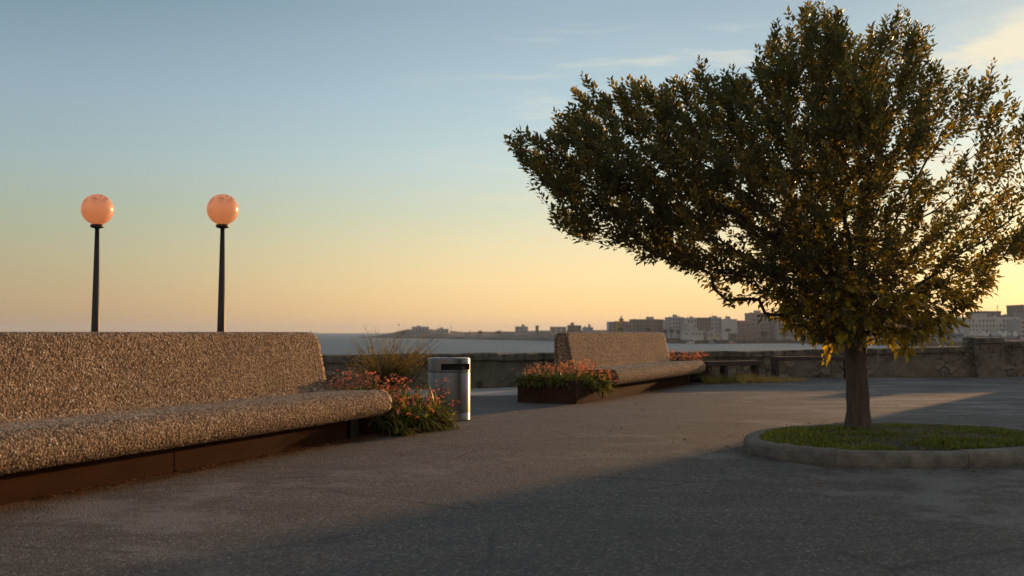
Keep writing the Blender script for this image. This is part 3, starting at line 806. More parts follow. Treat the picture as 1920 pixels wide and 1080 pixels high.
# ------------------------------------------------------------------ the tree
OUT = [(950, 264), (985, 255), (1035, 258), (1028, 205), (1080, 205), (1082, 148), (1135, 175), (1180, 158), (1225, 160), (1285, 165), (1298, 108), (1322, 150), (1372, 142), (1425, 110), (1432, 62), (1465, 28), (1505, 12), (1548, 25),
       (1575, 62), (1592, 75), (1625, 45), (1668, 22), (1700, 55), (1738, 95), (1738, 150), (1775, 138), (1810, 115), (1848, 150), (1865, 190), (1905, 190), (1935, 235), (1905, 300), (1890, 340), (1955, 370), (1965, 430), (1915, 495), (1862, 510),
       (1838, 560), (1800, 612), (1752, 640), (1712, 668), (1660, 640), (1632, 640), (1590, 652), (1548, 662), (1500, 640), (1462, 615), (1440, 585), (1385, 575), (1325, 562), (1312, 530), (1255, 500), (1200, 485), (1150, 448),
       (1085, 440), (1040, 415), (1035, 365), (985, 320), (965, 280)]
def dist_poly(x, y, poly):
    dm = 1e9; n_ = len(poly)
    for i in range(n_):
        ax, ay = poly[i]; bx_, by_ = poly[(i + 1) % n_]
        vx, vy = bx_ - ax, by_ - ay; t_ = max(0, min(1, ((x - ax) * vx + (y - ay) * vy) / (vx * vx + vy * vy + 1e-9)))
        dm = min(dm, math.hypot(x - ax - vx * t_, y - ay - vy * t_))
    return dm
OUT = [(x, y + (14 if y < 130 else 8 if y < 230 else 0)) for x, y in OUT]
OUT = [((x + (1600 - x) * 0.07 * min(1, (y - 470) / 100), y - 12 * min(1, (y - 470) / 60)) if y > 470 else (x, y)) for x, y in OUT]
GAPS = [((1725, 300), 50, 45), ((1752, 420), 50, 45), ((1760, 180), 26, 40), ((1600, 95), 20, 45), ((1880, 335), 30, 22), ((1400, 540), 45, 18), ((1690, 520), 32, 55), ((1180, 270), 40, 22), ((1340, 430), 40, 30), ((1800, 330), 40, 60)]
def density(px, py):
    dn = 1.0
    if px > 1670 and py < 500: dn *= 0.58
    if py > 440 and px < 1480: dn *= 0.70
    if py > 540: dn *= 0.72
    for (c, rx, ry) in GAPS:
        q = ((px - c[0]) / rx) ** 2 + ((py - c[1]) / ry) ** 2
        if q < 1: dn *= 0.08 + 0.5 * q
    return dn
tree = thing('tree', 'broad leafy tree with dark bushy crown standing in the kerbed grass oval', 'tree', (TX, TY, 0.10))
t0 = np.array((TX, TY, 0.10))
# trunk
def P3(px, py, dy=0.0): p = at(px, py, TY); return np.array((p.x, TY + dy, p.z))
trunk_pts = [np.array((TX, TY, 0.08)), np.array((TX, TY, 0.16)), np.array((TX - .004, TY, 0.28)), np.array((TX - .008, TY, 0.5)), P3(1606, 690), P3(1604, 645), P3(1604, 600), P3(1606, 560)]
trunk_rad = [0.128, 0.114, 0.104, 0.098, 0.094, 0.094, 0.092, 0.085]
def fine_tube(pts, rads, n=56, per=14):
    pts = np.array(pts); V = []; F_ = []; rows = 0
    for i in range(len(pts) - 1):
        for j in range(per + (i == len(pts) - 2)):
            q = j / per; p = pts[i] * (1 - q) + pts[i + 1] * q; r_ = rads[i] * (1 - q) + rads[i + 1] * q
            for k in range(n):
                a = 2 * math.pi * k / n
                rr = r_ * (1 + 0.10 * mnoise.noise(Vector((math.cos(a) * 1.6, math.sin(a) * 1.6, p[2] * 2.0))) + 0.11 * mnoise.noise(Vector((math.cos(a) * 6, math.sin(a) * 6, p[2] * 2.5))) + 0.05 * mnoise.noise(Vector((math.cos(a) * 9, math.sin(a) * 9, p[2] * 14))))
                if p[2] < 0.35: rr *= 1 + 0.22 * max(0, (0.30 - p[2]) / 0.3) * (0.4 + 0.6 * abs(math.sin(a * 2.5 + 0.6)))
                V.append((p[0] + rr * math.cos(a), p[1] + rr * math.sin(a), p[2]))
            rows += 1
    for r_ in range(rows - 1):
        for k in range(n): F_.append((r_ * n + k, r_ * n + (k + 1) % n, (r_ + 1) * n + (k + 1) % n, (r_ + 1) * n + k))
    F_.append(tuple(range((rows - 1) * n, rows * n)))
    return np.array(V), F_
V, F_ = fine_tube(trunk_pts, trunk_rad)
mesh_obj('trunk', V - t0, F_, M['bark'], tree, True)
# skeleton
random.seed(5)
NODE = []; PAR = []; PL = []
def addn(p, par):
    NODE.append(np.array(p, float)); PAR.append(par)
    PL.append(0 if par < 0 else PL[par] + np.linalg.norm(NODE[-1] - NODE[par])); return len(NODE) - 1
i0 = addn(P3(1604, 655), -1); i1 = addn(P3(1604, 600), i0); i2 = addn(P3(1606, 560), i1)
LIMBS = [(1130, 300, -.1), (1240, 240, .6), (1290, 330, -.7), (1420, 180, .3), (1490, 90, -.3), (1570, 120, .4), (1660, 90, -.2), (1700, 200, .5), (1800, 200, -.1), (1860, 330, .3), (1840, 430, -.5), (1760, 540, .6),
         (1420, 440, -.9), (1400, 460, .9), (1560, 330, -1.0), (1600, 330, 1.0), (1480, 560, -.6), (1700, 580, -.7)]
for (lx, ly, ldy) in LIMBS:
    st = random.choice((i0, i1, i2, i2)); a = NODE[st]; b = P3(lx, ly, ldy); c = a * 0.45 + b * 0.55 + np.array((0, 0, 0.10))
    c[0] = a[0] + (b[0] - a[0]) * 0.42; c[2] = max(c[2], a[2] + 0.05)
    prev = st; K = max(5, int(np.linalg.norm(b - a) / 0.13))
    for k in range(1, K + 1):
        q = k / K; p = a * (1 - q) ** 2 + 2 * c * q * (1 - q) + b * q * q
        p = p + np.array([random.gauss(0, 0.012) for _ in range(3)])
        prev = addn(p, prev)
# shoot tips fill the crown's volume
tips = []
ctr = np.array((1560, 330))
tries = 0
while len(tips) < 2900 and tries < 200000:
    tries += 1
    px = random.uniform(930, 1970); py = random.uniform(10, 670)
    if not in_poly(px, py, OUT): continue
    if random.random() > density(px, py): continue
    din = dist_poly(px, py, OUT) / 203.0
    half = min(1.25, 0.16 + 1.25 * math.sqrt(din * 0.9)) * (0.8 if px < 1250 else 1.0)
    dy_ = random.uniform(-1, 1); dy_ = math.copysign(abs(dy_) ** 0.75, dy_) * half
    tips.append((px, py, dy_, din))
tips = [(P3(px, py, dy_), din, px, py) for px, py, dy_, din in tips]
# tips along the outline make the silhouette
n_out = len(OUT)
for i in range(n_out):
    a, b = np.array(OUT[i], float), np.array(OUT[(i + 1) % n_out], float)
    for k in range(max(1, int(np.linalg.norm(b - a) / 17))):
        q = a + (b - a) * (k + random.random()) / max(1, int(np.linalg.norm(b - a) / 17)); toward = np.array((1520, 340)) - q; toward /= np.linalg.norm(toward)
        q = q + toward * (random.uniform(10, 36) if random.random() < 0.66 else random.uniform(-22, 4))
        if random.random() < 0.85: tips.append((P3(q[0], q[1], random.gauss(0, 0.15)), 0.05, q[0], q[1]))
base0 = NODE[i0]
tips.sort(key=lambda s: np.linalg.norm(s[0] - base0))
shoots = []
arr = np.array(NODE); plen = np.array(PL)
bufN = list(arr)
for (p, din, px, py) in tips:
    arr = np.array(NODE); pl = np.array(PL)
    dd = np.linalg.norm(arr - p, axis=1)
    cost = dd + 0.22 * pl + 0.5 * np.maximum(0, arr[:, 2] - p[2] + 0.02)
    cost[:2] += 0.3
    j = int(np.argmin(cost)); a = NODE[j]; L = np.linalg.norm(p - a)
    K = max(1, int(L / 0.16)); prev = j
    bend = np.array((0, 0, 0.10 * L)) + np.array([random.gauss(0, 0.03 * L) for _ in range(3)])
    for k in range(1, K + 1):
        q = k / K; prev = addn(a + (p - a) * q - bend * math.sin(math.pi * q) * 0.8, prev)
    shoots.append((prev, a, p, din, px, py))
NN = np.array(NODE); par = np.array(PAR)
w = np.zeros(len(NN)); childs = set(par.tolist())
for i in range(len(NN) - 1, -1, -1):
    if i not in childs: w[i] += 1
    if par[i] >= 0: w[par[i]] += w[i]
rad_n = 0.0020 * np.maximum(w, 1) ** 0.52
BV = []; BF = []
for i in range(len(NN)):
    p = par[i]
    if p < 0: continue
    a, b = NN[p], NN[i]; d_ = b - a; L = np.linalg.norm(d_)
    if L < 1e-5: continue
    d_ /= L; s1 = np.cross(d_, (0.2, 0.9, 0.37)); s1 /= np.linalg.norm(s1) + 1e-9; s2 = np.cross(d_, s1)
    ra = min(rad_n[p], rad_n[i] * 1.25); rb = rad_n[i]; ns = 7 if rb > 0.012 else 4; k0 = len(BV)
    for (c, r_) in ((a - d_ * ra * 0.4, ra), (b, rb)):
        for k in range(ns):
            q = 2 * math.pi * k / ns; BV.append(c + (s1 * math.cos(q) + s2 * math.sin(q)) * r_)
    for k in range(ns): BF.append((k0 + k, k0 + (k + 1) % ns, k0 + ns + (k + 1) % ns, k0 + ns + k))
mb_branches = (BV, BF)
# leaves
LEAF_A = np.array([(0, 0, 0), (0, .30, 0), (0, .66, 0), (0, 1, -.04), (-.24, .14, .12), (-.27, .38, .15), (-.13, .70, .08), (.24, .14, .12), (.27, .38, .15), (.13, .70, .08)], float)
FACE_A = [(0, 1, 4), (1, 5, 4), (1, 2, 6, 5), (2, 3, 6), (0, 7, 1), (1, 7, 8), (1, 8, 9, 2), (2, 9, 3)]
LEAF_B = np.array([(0, 0, 0), (0, .42, -.02), (-.30, -.02, .05), (-.26, .22, .04), (-.56, .40, .08), (-.27, .50, .04), (-.22, .74, .06), (0, 1.02, -.05), (.22, .74, .06), (.27, .50, .04), (.56, .40, .08), (.26, .22, .04), (.30, -.02, .05)], float)
FACE_B = [(1, 0, 2), (1, 2, 3), (1, 3, 4), (1, 4, 5), (1, 5, 6), (1, 6, 7), (1, 7, 8), (1, 8, 9), (1, 9, 10), (1, 10, 11), (1, 11, 12), (1, 12, 0)]
LV, LF, LT = [], [], []; nv = 0
crown_c = P3(1560, 380)
def add_leaf(p, d_, nrm_hint, size, tint, kind):
    global nv
    d_ = d_ / (np.linalg.norm(d_) + 1e-9); s_ = np.cross(d_, nrm_hint); l = np.linalg.norm(s_)
    if l < 1e-3: s_ = np.cross(d_, (0.3, 0.5, 0.8)); l = np.linalg.norm(s_)
    s_ /= l; u_ = np.cross(s_, d_)
    base, faces = (LEAF_A, FACE_A) if kind == 0 else (LEAF_B, FACE_B)
    fold = random.uniform(0.4, 2.4); wd = random.uniform(0.85, 1.1)
    v = p + size * (base[:, :1] * s_ * wd + base[:, 1:2] * d_ + base[:, 2:] * u_ * fold)
    v[:, :] += -u_ * 0
    LV.append(v); LT.extend([tint] * len(base)); LF.extend([tuple(q + nv for q in f) for f in faces]); nv += len(base)
tw = []
for (node, a, p, din, px, py) in shoots:
    outw = p - crown_c; outw[1] *= 0.8; outw /= np.linalg.norm(outw) + 1e-9
    low = max(0.0, min(1.0, (py - 440) / 210.0))
    br = p - a; br /= np.linalg.norm(br) + 1e-9
    d_ = br * 0.5 + outw * 0.55 + np.array((0, 0, 0.75 * (1 - low) - 0.15 * low)) + np.array([random.gauss(0, 0.22) for _ in range(3)])
    d_ /= np.linalg.norm(d_)
    L = random.uniform(0.16, 0.34) if din > 0.08 else random.uniform(0.12, 0.22)
    s0 = p - d_ * L * 0.65
    k_l = int(L / (0.0104 if din > 0.06 else 0.0135)) if px < 1670 else int(L / 0.0140)
    gold = 0.60 * min(1, max(0, (px - 1430) / 260)) * min(1, max(0, (py - 180) / 330))  # golden share grows to lower right: sunlight put into the leaf colour
    tw.append((s0, p + d_ * L * 0.30)); ph = random.uniform(0, 6.28)
    s1 = np.cross(d_, (0.1, 0.3, 0.95)); s1 /= np.linalg.norm(s1) + 1e-9; s2 = np.cross(d_, s1)
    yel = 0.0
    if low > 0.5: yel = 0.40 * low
    if px > 1640 and low > 0.45: yel += 0.25  # extra yellow at lower right, backlight put into the leaf colour
    redsh = random.random() < 0.05
    for k in range(k_l):
        q = (k + 0.5) / k_l; base_p = s0 + d_ * (L * 0.95 * q); ph += 2.4
        lat = s1 * math.cos(ph) + s2 * math.sin(ph)
        spread = 1.0 - 0.45 * q
        ld = d_ * (0.55 + 0.5 * q) + lat * spread * 1.0 + np.array((0, 0, -0.85 * low + 0.12))
        ld += np.array([random.gauss(0, 0.18) for _ in range(3)]); ld /= np.linalg.norm(ld)
        size = random.choice((0.038, 0.048, 0.058, 0.066, 0.078)) * random.uniform(0.85, 1.12) * (1.0 - 0.25 * q * (1 - low)) * (1 + 0.14 * low)
        kind = 1 if (low > 0.35 and random.random() < 0.5) else 0
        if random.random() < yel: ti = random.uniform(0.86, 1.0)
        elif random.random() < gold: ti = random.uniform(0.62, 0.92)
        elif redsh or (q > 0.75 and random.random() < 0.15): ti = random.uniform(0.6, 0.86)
        else: ti = random.uniform(0.0, 0.62)
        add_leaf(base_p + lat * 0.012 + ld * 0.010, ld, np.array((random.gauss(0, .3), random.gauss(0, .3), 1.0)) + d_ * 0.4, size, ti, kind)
for (a, b) in tw:
    d_ = b - a; d_ /= np.linalg.norm(d_); s1 = np.cross(d_, (0.2, 0.9, 0.37)); s1 /= np.linalg.norm(s1) + 1e-9; s2 = np.cross(d_, s1); k0 = len(BV)
    for (c, r_) in ((a, 0.0024), (b, 0.0010)):
        for k in range(3): q = 2 * math.pi * k / 3; BV.append(c + (s1 * math.cos(q) + s2 * math.sin(q)) * r_)
    for k in range(3): BF.append((k0 + k, k0 + (k + 1) % 3, k0 + 3 + (k + 1) % 3, k0 + 3 + k))
mesh_obj('branches', np.array(BV) - t0, BF, M['bark'], tree, True)
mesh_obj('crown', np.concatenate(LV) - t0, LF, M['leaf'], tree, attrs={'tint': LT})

# ------------------------------------------------------------------ wispy shrub behind the bin, weeds, litter, low frames
random.seed(31)
def wispy():
    Y0 = 13.6; c = Vector((at(722, 700, Y0).x, Y0, 0.0))
    r_ = thing('wispy_shrub', 'dry wispy shrub with feathery stems in front of the sea wall', 'shrub', c)
    LVv, LFf, LTt = [], [], []; mb = MB()
    mb.tube([(0, 0, 0), (0.01, 0, 0.2), (0.0, 0, 0.42)], [0.05, 0.045, 0.03], 8)
    for k in range(230):
        lean = random.gauss(-0.02, 0.72)
        if k % 8 == 0: lean = random.uniform(0.35, 1.25)
        ly = random.gauss(0, 0.45); h = random.uniform(0.40, 0.80)
        if k % 8 == 0: h = random.uniform(0.6, 0.95)
        if lean < -0.7: h *= 0.7
        z0 = random.uniform(0.12, 0.42); p0 = Vector((lean * 0.10, ly * 0.10, z0)); d_ = Vector((lean * 1.25, ly * 0.9, 1.0)).normalized()
        pts = [p0]
        for s in range(6):
            d_ = (d_ + Vector((random.gauss(0, .13) + lean * 0.03, random.gauss(0, .13), 0.05))).normalized(); pts.append(pts[-1] + d_ * h / 6)
        mb.tube(pts, [0.0035, 0.003, 0.0026, 0.0022, 0.0018, 0.0014, 0.001], 3)
        for s in range(1, 7):
            dens = 11 if s < 5 else 4
            for q in range(dens):
                p = pts[s - 1].lerp(pts[s], random.random()); a = random.uniform(0, 6.28)
                blade(LVv, LFf, LTt, p, (math.cos(a) * .8, math.sin(a) * .8, 0.9), random.uniform(0.025, 0.06), random.uniform(0.005, 0.010), 0.5, min(1, max(0, random.random() * (0.25 + 0.10 * s))), 2)
    mesh_obj('foliage', np.array(LVv), LFf, M['dry'], r_, attrs={'tint': LTt})
    mesh_obj('stems', np.array(mb.v), mb.f, M['dry'], r_, attrs={'tint': [0.15] * len(mb.v)})
wispy()
V, Fc, T = [], [], []
for k in range(230):
    px = random.uniform(1322, 1505) if k % 3 else random.uniform(1390, 1480); Y0 = 19.6 + (px - 1330) / 170 * 0.9 + random.gauss(0, 0.18)
    x = (px - 960) / F * Y0; hh = random.uniform(0.08, 0.24) * (1.25 if px < 1420 else 0.8) * (1 - 0.5 * max(0, (px - 1450) / 60))
    for q in range(16):
        a = random.uniform(0, 6.28); blade(V, Fc, T, (x + random.gauss(0, .03), Y0 + random.gauss(0, .03), 0.0), (math.cos(a) * .6, math.sin(a) * .6, 1), hh * random.uniform(.6, 1.2), random.uniform(0.006, 0.014), random.uniform(0.2, 1.2), random.random() * 0.5 + 0.5 * (px > 1385), 3)  # right-hand weeds coloured more orange to stand in for sunlight
# scattered weeds at the foot of the wall
for k in range(120):
    i = random.randint(3, 8); a = Vector(LINE[i]); b = Vector(LINE[i + 1]); p = a.lerp(b, random.random()); hh = random.uniform(0.03, 0.09)
    for q in range(9):
        an = random.uniform(0, 6.28); blade(V, Fc, T, (p.x + random.gauss(0, .04), p.y - 0.06 + random.gauss(0, .03), 0.0 if p.x > 2 else 0.03), (math.cos(an) * .7, math.sin(an) * .7, 1), hh * random.uniform(.6, 1.3), 0.008, 0.8, random.random() * .6, 2)
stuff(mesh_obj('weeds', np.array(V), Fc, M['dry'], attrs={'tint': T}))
V, Fc, T = [], [], []
def litter(p, s, ti):
    k0 = len(V); a = random.uniform(0, 6.28); c, sn = math.cos(a) * s, math.sin(a) * s; z1, z2 = random.uniform(0.002, 0.4) * s, random.uniform(0.002, 0.5) * s
    for (x, y, z) in ((-.5, 0, .002), (0, -.3, z1), (.5, 0, z2), (0, .3, z1 * 0.6)): V.append((p[0] + x * c - y * sn, p[1] + x * sn + y * c, 0.003 + z)); T.append(ti)
    Fc.append((k0, k0 + 1, k0 + 2, k0 + 3))
for k in range(1900):
    u = random.uniform(4.5, 9.6); p = loc_on(T1, N1, u, abs(random.gauss(0, 0.10)) - 0.045); litter(p, random.uniform(0.010, 0.032), random.random())
for k in range(14):
    p = loc_on(T1, N1, random.choice((5.85, 5.95, 5.9)) + random.gauss(0, .05), abs(random.gauss(0, .03)) + .01); litter(p, random.uniform(0.03, 0.05), random.random())
for k in range(320):
    u = random.uniform(13.0, 19.8); p = loc_on(T2, N2, u, abs(random.gauss(0, 0.08)) + 0.006); litter(p, random.uniform(0.015, 0.04), random.random())
for k in range(150):
    p = (random.uniform(-3, 6), random.uniform(4.5, 18)); litter(p, random.uniform(0.008, 0.02), random.random())
for k in range(260):
    a = random.uniform(0, 6.28); rr = random.uniform(1.1, 2.9); litter((rc[0] + rr * math.cos(a) * 1.2, rc[1] + rr * math.sin(a)), random.uniform(0.02, 0.05), random.random())
stuff(mesh_obj('leaf_litter', np.array(V), Fc, M['litter'], attrs={'tint': T}))

def frame(label, xa, xb, Y0, zt, bar, posts):
    r_ = thing('low_frame', label, 'frame', (xa, Y0, 0), math.atan2(0.5, 1.0) * 0.9, group='low dark frames along the sea wall')
    L = xb - xa; mb = MB(); mb.box(0, L, -0.11, 0.11, zt - bar, zt, 0.006); mb.build('beam', M['rust_frame'], r_)
    for q in posts:
        mb = MB(); mb.box(q * L, q * L + 0.08, -0.09, 0.09, -0.01, zt - bar - 0.001, 0.005); mb.build('leg', M['rust_frame'], r_)
frame('low dark rusty frame between the farther bench end and the taller frame', at(1322, 680, 19.7).x, at(1322, 680, 19.7).x + 1.27, 19.75, 0.425, 0.095, (0.03, 0.33, 0.93))
frame('taller dark rusty frame partly hidden by the tree trunk', at(1450, 670, 20.5).x, at(1450, 670, 20.5).x + 2.0, 20.5, 0.50, 0.085, (0.0, 0.96))
random.seed(8)
for k, (px, py, lb) in enumerate([(1352, 713, 'pale edging stone in the weeds nearest the farther bench'), (1378, 713, 'pale edging stone in the weeds, middle one of three'), (1420, 711, 'pale edging stone in the weeds nearest the tree trunk')]):
    Y0 = F / (py - 623); c = Vector(((px - 960) / F * Y0, Y0, 0)); mb = MB(); mb.box(-0.18, 0.18, -0.06, 0.06, -0.01, 0.055, 0.012)
    mb.v = [(x + rough((x, y, z + k), 8, 0.02), y + rough((x, y, z - k), 8, 0.02), z) for x, y, z in mb.v]
    o = mb.build('edging_stone', M['slab']); o.location = c; o.rotation_euler = (0, 0, 0.2 + 0.3 * random.random()); tag(o, lb, 'stone', 'edging stones along the weeds')

# ------------------------------------------------------------------ headland and town across the water
WL = [(660, 633.2), (700, 633.2), (760, 634.3), (830, 635.5), (920, 637), (1040, 640), (1180, 642), (1300, 644), (1480, 643.5), (1620, 646), (1740, 650), (1900, 652), (2150, 655)]
TOPL = [(660, 633), (690, 632.5), (718, 628.5), (740, 623), (765, 617), (775, 616.5), (805, 616.5), (845, 620.5), (870, 622.3), (950, 621.5), (1000, 620), (1060, 618.5), (1140, 618), (1250, 617), (1350, 617), (1450, 612), (1600, 606), (1750, 602), (1815, 593), (1840, 588.5), (1880, 589.5), (1905, 585), (1960, 578), (2150, 575)]
def lerp_tab(tab, x): return float(np.interp(x, [a for a, b in tab], [b for a, b in tab]))
def shore(px): return (1 - SEA) * F / (lerp_tab(WL, px) - 623)
V = []; Fc = []
cols = list(range(672, 2150, 6)); rowsd = [0, 6, 15, 40, 62, 80, 105, 130, 200, 300]
for px in cols:
    Ys = shore(px); zt = at(px, lerp_tab(TOPL, px), Ys + 130).z
    for dd_ in rowsd:
        q0 = 60 * min(1, max(0, (px - 1180) / 80)); q = max(0.0, (dd_ - q0) / (130 - q0)); Y0 = Ys + dd_
        z = SEA - 0.3 + (0 if dd_ == 0 else 1.1 + (zt - SEA - 1.0) * min(1, q) ** 0.8 if q <= 1 else zt - SEA + 0.3)
        z += 0.5 * mnoise.noise(Vector((px * 0.09, dd_ * 0.05, 0))) * (dd_ > 0) + 0.25 * mnoise.noise(Vector((px * 0.4, dd_ * 0.2, 4))) * (dd_ > 0)
        V.append(((px - 960) / F * Y0, Y0, z))
m = len(rowsd)
for i in range(len(cols) - 1):
    for k in range(m - 1): Fc.append((i * m + k, (i + 1) * m + k, (i + 1) * m + k + 1, i * m + k + 1))
struct(mesh_obj('headland', np.array(V), Fc, M['land'], None, True))
def paint(name, c): 
    if name not in M: M[name] = simple(name, c, 0.9, 0, 0.16, 0.15, 0.8, 0.05, 0.3)
    return M[name]
paint('cream_plaster', (0.40, 0.36, 0.31)); paint('grey_plaster', (0.36, 0.37, 0.38)); paint('pale_plaster', (0.41, 0.41, 0.40)); paint('ochre_plaster', (0.42, 0.29, 0.10)); paint('brown_plaster', (0.20, 0.18, 0.155)); paint('pink_plaster', (0.27, 0.225, 0.215)); paint('roof_tile', (0.22, 0.10, 0.07)); paint('white_plaster', (0.46, 0.46, 0.45))
M['glass'] = simple('dark_window_glass', (0.12, 0.12, 0.12), 0.25, 0, 0.1, 1, 1, 0.01, 0)
def building(px0, px1, ytop, ybot, dback, mat, label, storeys=3, bays=4, win=True, roof='flat', depth=14.0):
    Y0 = shore((px0 + px1) / 2) + dback; a = at(px0, ytop, Y0); b = at(px1, ybot, Y0)
    w_, h_ = b.x - a.x, a.z - b.z; zb = b.z
    r_ = thing('building', label, 'building', ((a.x + b.x) / 2, Y0, zb), group='buildings across the water')
    mb = MB(); mb.box(-w_ / 2, w_ / 2, 0, depth, -3.0, h_); 
    if roof == 'flat':
        for (x0, x1, y0, y1) in ((-w_ / 2 - .15, w_ / 2 + .15, -.15, .25), (-w_ / 2 - .15, w_ / 2 + .15, depth - .25, depth + .15), (-w_ / 2 - .15, -w_ / 2 + .25, .25, depth - .25), (w_ / 2 - .25, w_ / 2 + .15, .25, depth - .25)):
            mb.box(x0, x1, y0, y1, h_ - 0.15, h_ + 0.45)
    mb.build('wall', M[mat], r_)
    if roof == 'gable':
        m2 = MB(); m2.add([(-w_ / 2 - .4, -.5, h_ - .1), (w_ / 2 + .4, -.5, h_ - .1), (w_ / 2 + .4, depth + .5, h_ - .1), (-w_ / 2 - .4, depth + .5, h_ - .1), (-w_ / 2 - .4, depth / 2, h_ + 2.0), (w_ / 2 + .4, depth / 2, h_ + 2.0)], [(0, 1, 5, 4), (2, 3, 4, 5), (0, 4, 3), (1, 2, 5), (0, 3, 2, 1)]); m2.build('roof', M['roof_tile'], r_)
    elif w_ > 5 and random.random() < 0.8:
        mn = random.choice(['grey_plaster', 'brown_plaster', 'cream_plaster']); m2 = MB(); x = random.uniform(-w_ * .3, w_ * .1); m2.box(x, x + w_ * .22, 2, 6, h_ - .1, h_ + random.uniform(1.2, 2.2)); m2.build('stair_housing', M[mn], r_)
        for q in range(3): m2 = MB(); xx = w_ * (-.45 + .3 * q) + random.uniform(0, w_ * .1); m2.box(xx, xx + .8, 7, 8, h_ - .1, h_ + random.uniform(.5, 1.3)); m2.build('chimney', M[mn], r_)
        m2 = MB(); xx = random.uniform(-w_ * .4, w_ * .4); m2.box(xx, xx + .1, 9, 9.1, h_ - .1, h_ + 3.2); m2.build('aerial', M[mn], r_)
    if win:
        me = None; sh = h_ / storeys; bw = w_ / bays
        m3 = MB(); m3.box(-bw * .20, bw * .20, -0.06, 0.10, 0, sh * .50)
        for s in range(storeys):
            for k in range(bays):
                if random.random() < 0.06: continue
                if me is None: o = m3.build('window', M['glass'], r_); me = o.data
                else: o = bpy.data.objects.new('window', me); C.objects.link(o); o.parent = r_
                o.location = (-w_ / 2 + bw * (k + .5), 0, sh * (s + .26))
    return r_
random.seed(77)
B = building
B(772, 804, 613.5, 622, 110, 'grey_plaster', 'long flat fort like block on the rise of the headland behind the shrub', 1, 5)
B(819, 841, 617.5, 626, 60, 'pale_plaster', 'small pale block on the headland right of the flat fort block', 1, 3)
B(966, 990, 613.5, 625, 60, 'pale_plaster', 'lone pale block on the low headland left of the farther bench', 2, 3)
B(1005, 1010, 611.5, 622, 70, 'brown_plaster', 'slim little tower between the lone pale block and the farther bench', 2, 1, False)
B(1033, 1062, 614, 624, 60, 'cream_plaster', 'low cream block half hidden by the farther bench back', 2, 3)
B(1066, 1090, 611.5, 621, 80, 'brown_plaster', 'brown block just above the left end of the farther bench', 2, 3)
B(1095, 1112, 615, 621, 50, 'grey_plaster', 'low grey block above the middle of the farther bench', 1, 3)
B(1142, 1155.5, 604.5, 622, 70, 'grey_plaster', 'grey block joined to the left of the yellow church', 3, 2)
ch = B(1155.8, 1172, 603.5, 622, 68, 'ochre_plaster', 'yellow church with a pointed turret on its roof', 2, 2)
ch['category'] = 'church'
mb = MB(); Hc = at(1155, 603.5, shore(1163) + 68).z - at(1155, 622, shore(1163) + 68).z
mb.lathe([(1.3, Hc - .2), (1.3, Hc + 1.2), (1.5, Hc + 1.3), (0.9, Hc + 2.0), (0.35, Hc + 2.5), (0.3, Hc + 3.1), (0.04, Hc + 4.0)], 10, (0.8, 4, 0)); mb.build('turret', M['brown_plaster'], ch)
B(1173, 1186, 609, 622, 60, 'pink_plaster', 'small pink house between the yellow church and the brown block', 2, 2, True, 'gable')
B(1186, 1244, 600, 622, 58, 'brown_plaster', 'broad brown apartment block right of the yellow church', 3, 9)
B(1244.4, 1254, 601.5, 624, 66, 'cream_plaster', 'narrow cream house right of the broad brown block', 3, 2)
B(1254.4, 1283, 596, 624, 55, 'grey_plaster', 'grey blue block, tallest left part of the long terrace', 4, 5)
B(1283.3, 1306, 598, 624, 56, 'pale_plaster', 'pale block in the middle of the long terrace', 3, 4)
B(1306.4, 1333, 597, 624, 57, 'brown_plaster', 'dark shaded block in the right half of the long terrace', 4, 5)
B(1333.4, 1353, 596.5, 626, 55, 'grey_plaster', 'grey block left of the white end house of the terrace', 4, 3)
B(1353.4, 1382, 600, 626, 50, 'white_plaster', 'white end house with a blank side at the right of the terrace', 3, 4, False)
B(1285, 1321, 622, 630, 14, 'white_plaster', 'long white shed on the shore below the terrace', 1, 6)
B(1325, 1350, 625, 633, 10, 'cream_plaster', 'low cream shed on the shore below the dark block', 1, 4)
B(1390, 1408, 608, 626, 60, 'pink_plaster', 'pink house left of the big block behind the leaves', 3, 2, True, 'gable')
B(1408, 1456, 588, 628, 70, 'pink_plaster', 'big pink grey block seen past the left lower leaves', 5, 6)
B(1457, 1500, 597, 630, 60, 'grey_plaster', 'grey block behind the lower left leaves of the crown', 4, 5)
B(1502, 1550, 601, 632, 60, 'cream_plaster', 'cream block behind the leaves left of the trunk', 3, 5)
B(1380, 1420, 627, 636, 8, 'brown_plaster', 'low brown shed on the shore left of the leaves', 1, 4)
B(1640, 1700, 600, 636, 60, 'cream_plaster', 'cream block behind the leaves right of the trunk', 3, 6)
B(1702, 1768, 598, 632, 80, 'brown_plaster', 'brown block behind the yellow leaves at lower right', 3, 6)
B(1770, 1814, 603, 630, 95, 'pink_plaster', 'red roofed house left of the long white arcade building', 2, 4, True, 'gable')
B(1815, 1912, 597, 634, 60, 'white_plaster', 'long white arcade building with two rows of windows at right', 4, 15)
B(1913, 1990, 601, 634, 62, 'pale_plaster', 'pale block cut by the right edge of the photo', 4, 8)
B(1837, 1877, 585, 594, 120, 'brown_plaster', 'dark flat block on the hilltop above the arcade building', 1, 5, False)
B(1916, 1922, 573, 592, 130, 'brown_plaster', 'slim dark tower on the hill at the right edge', 3, 1, False)
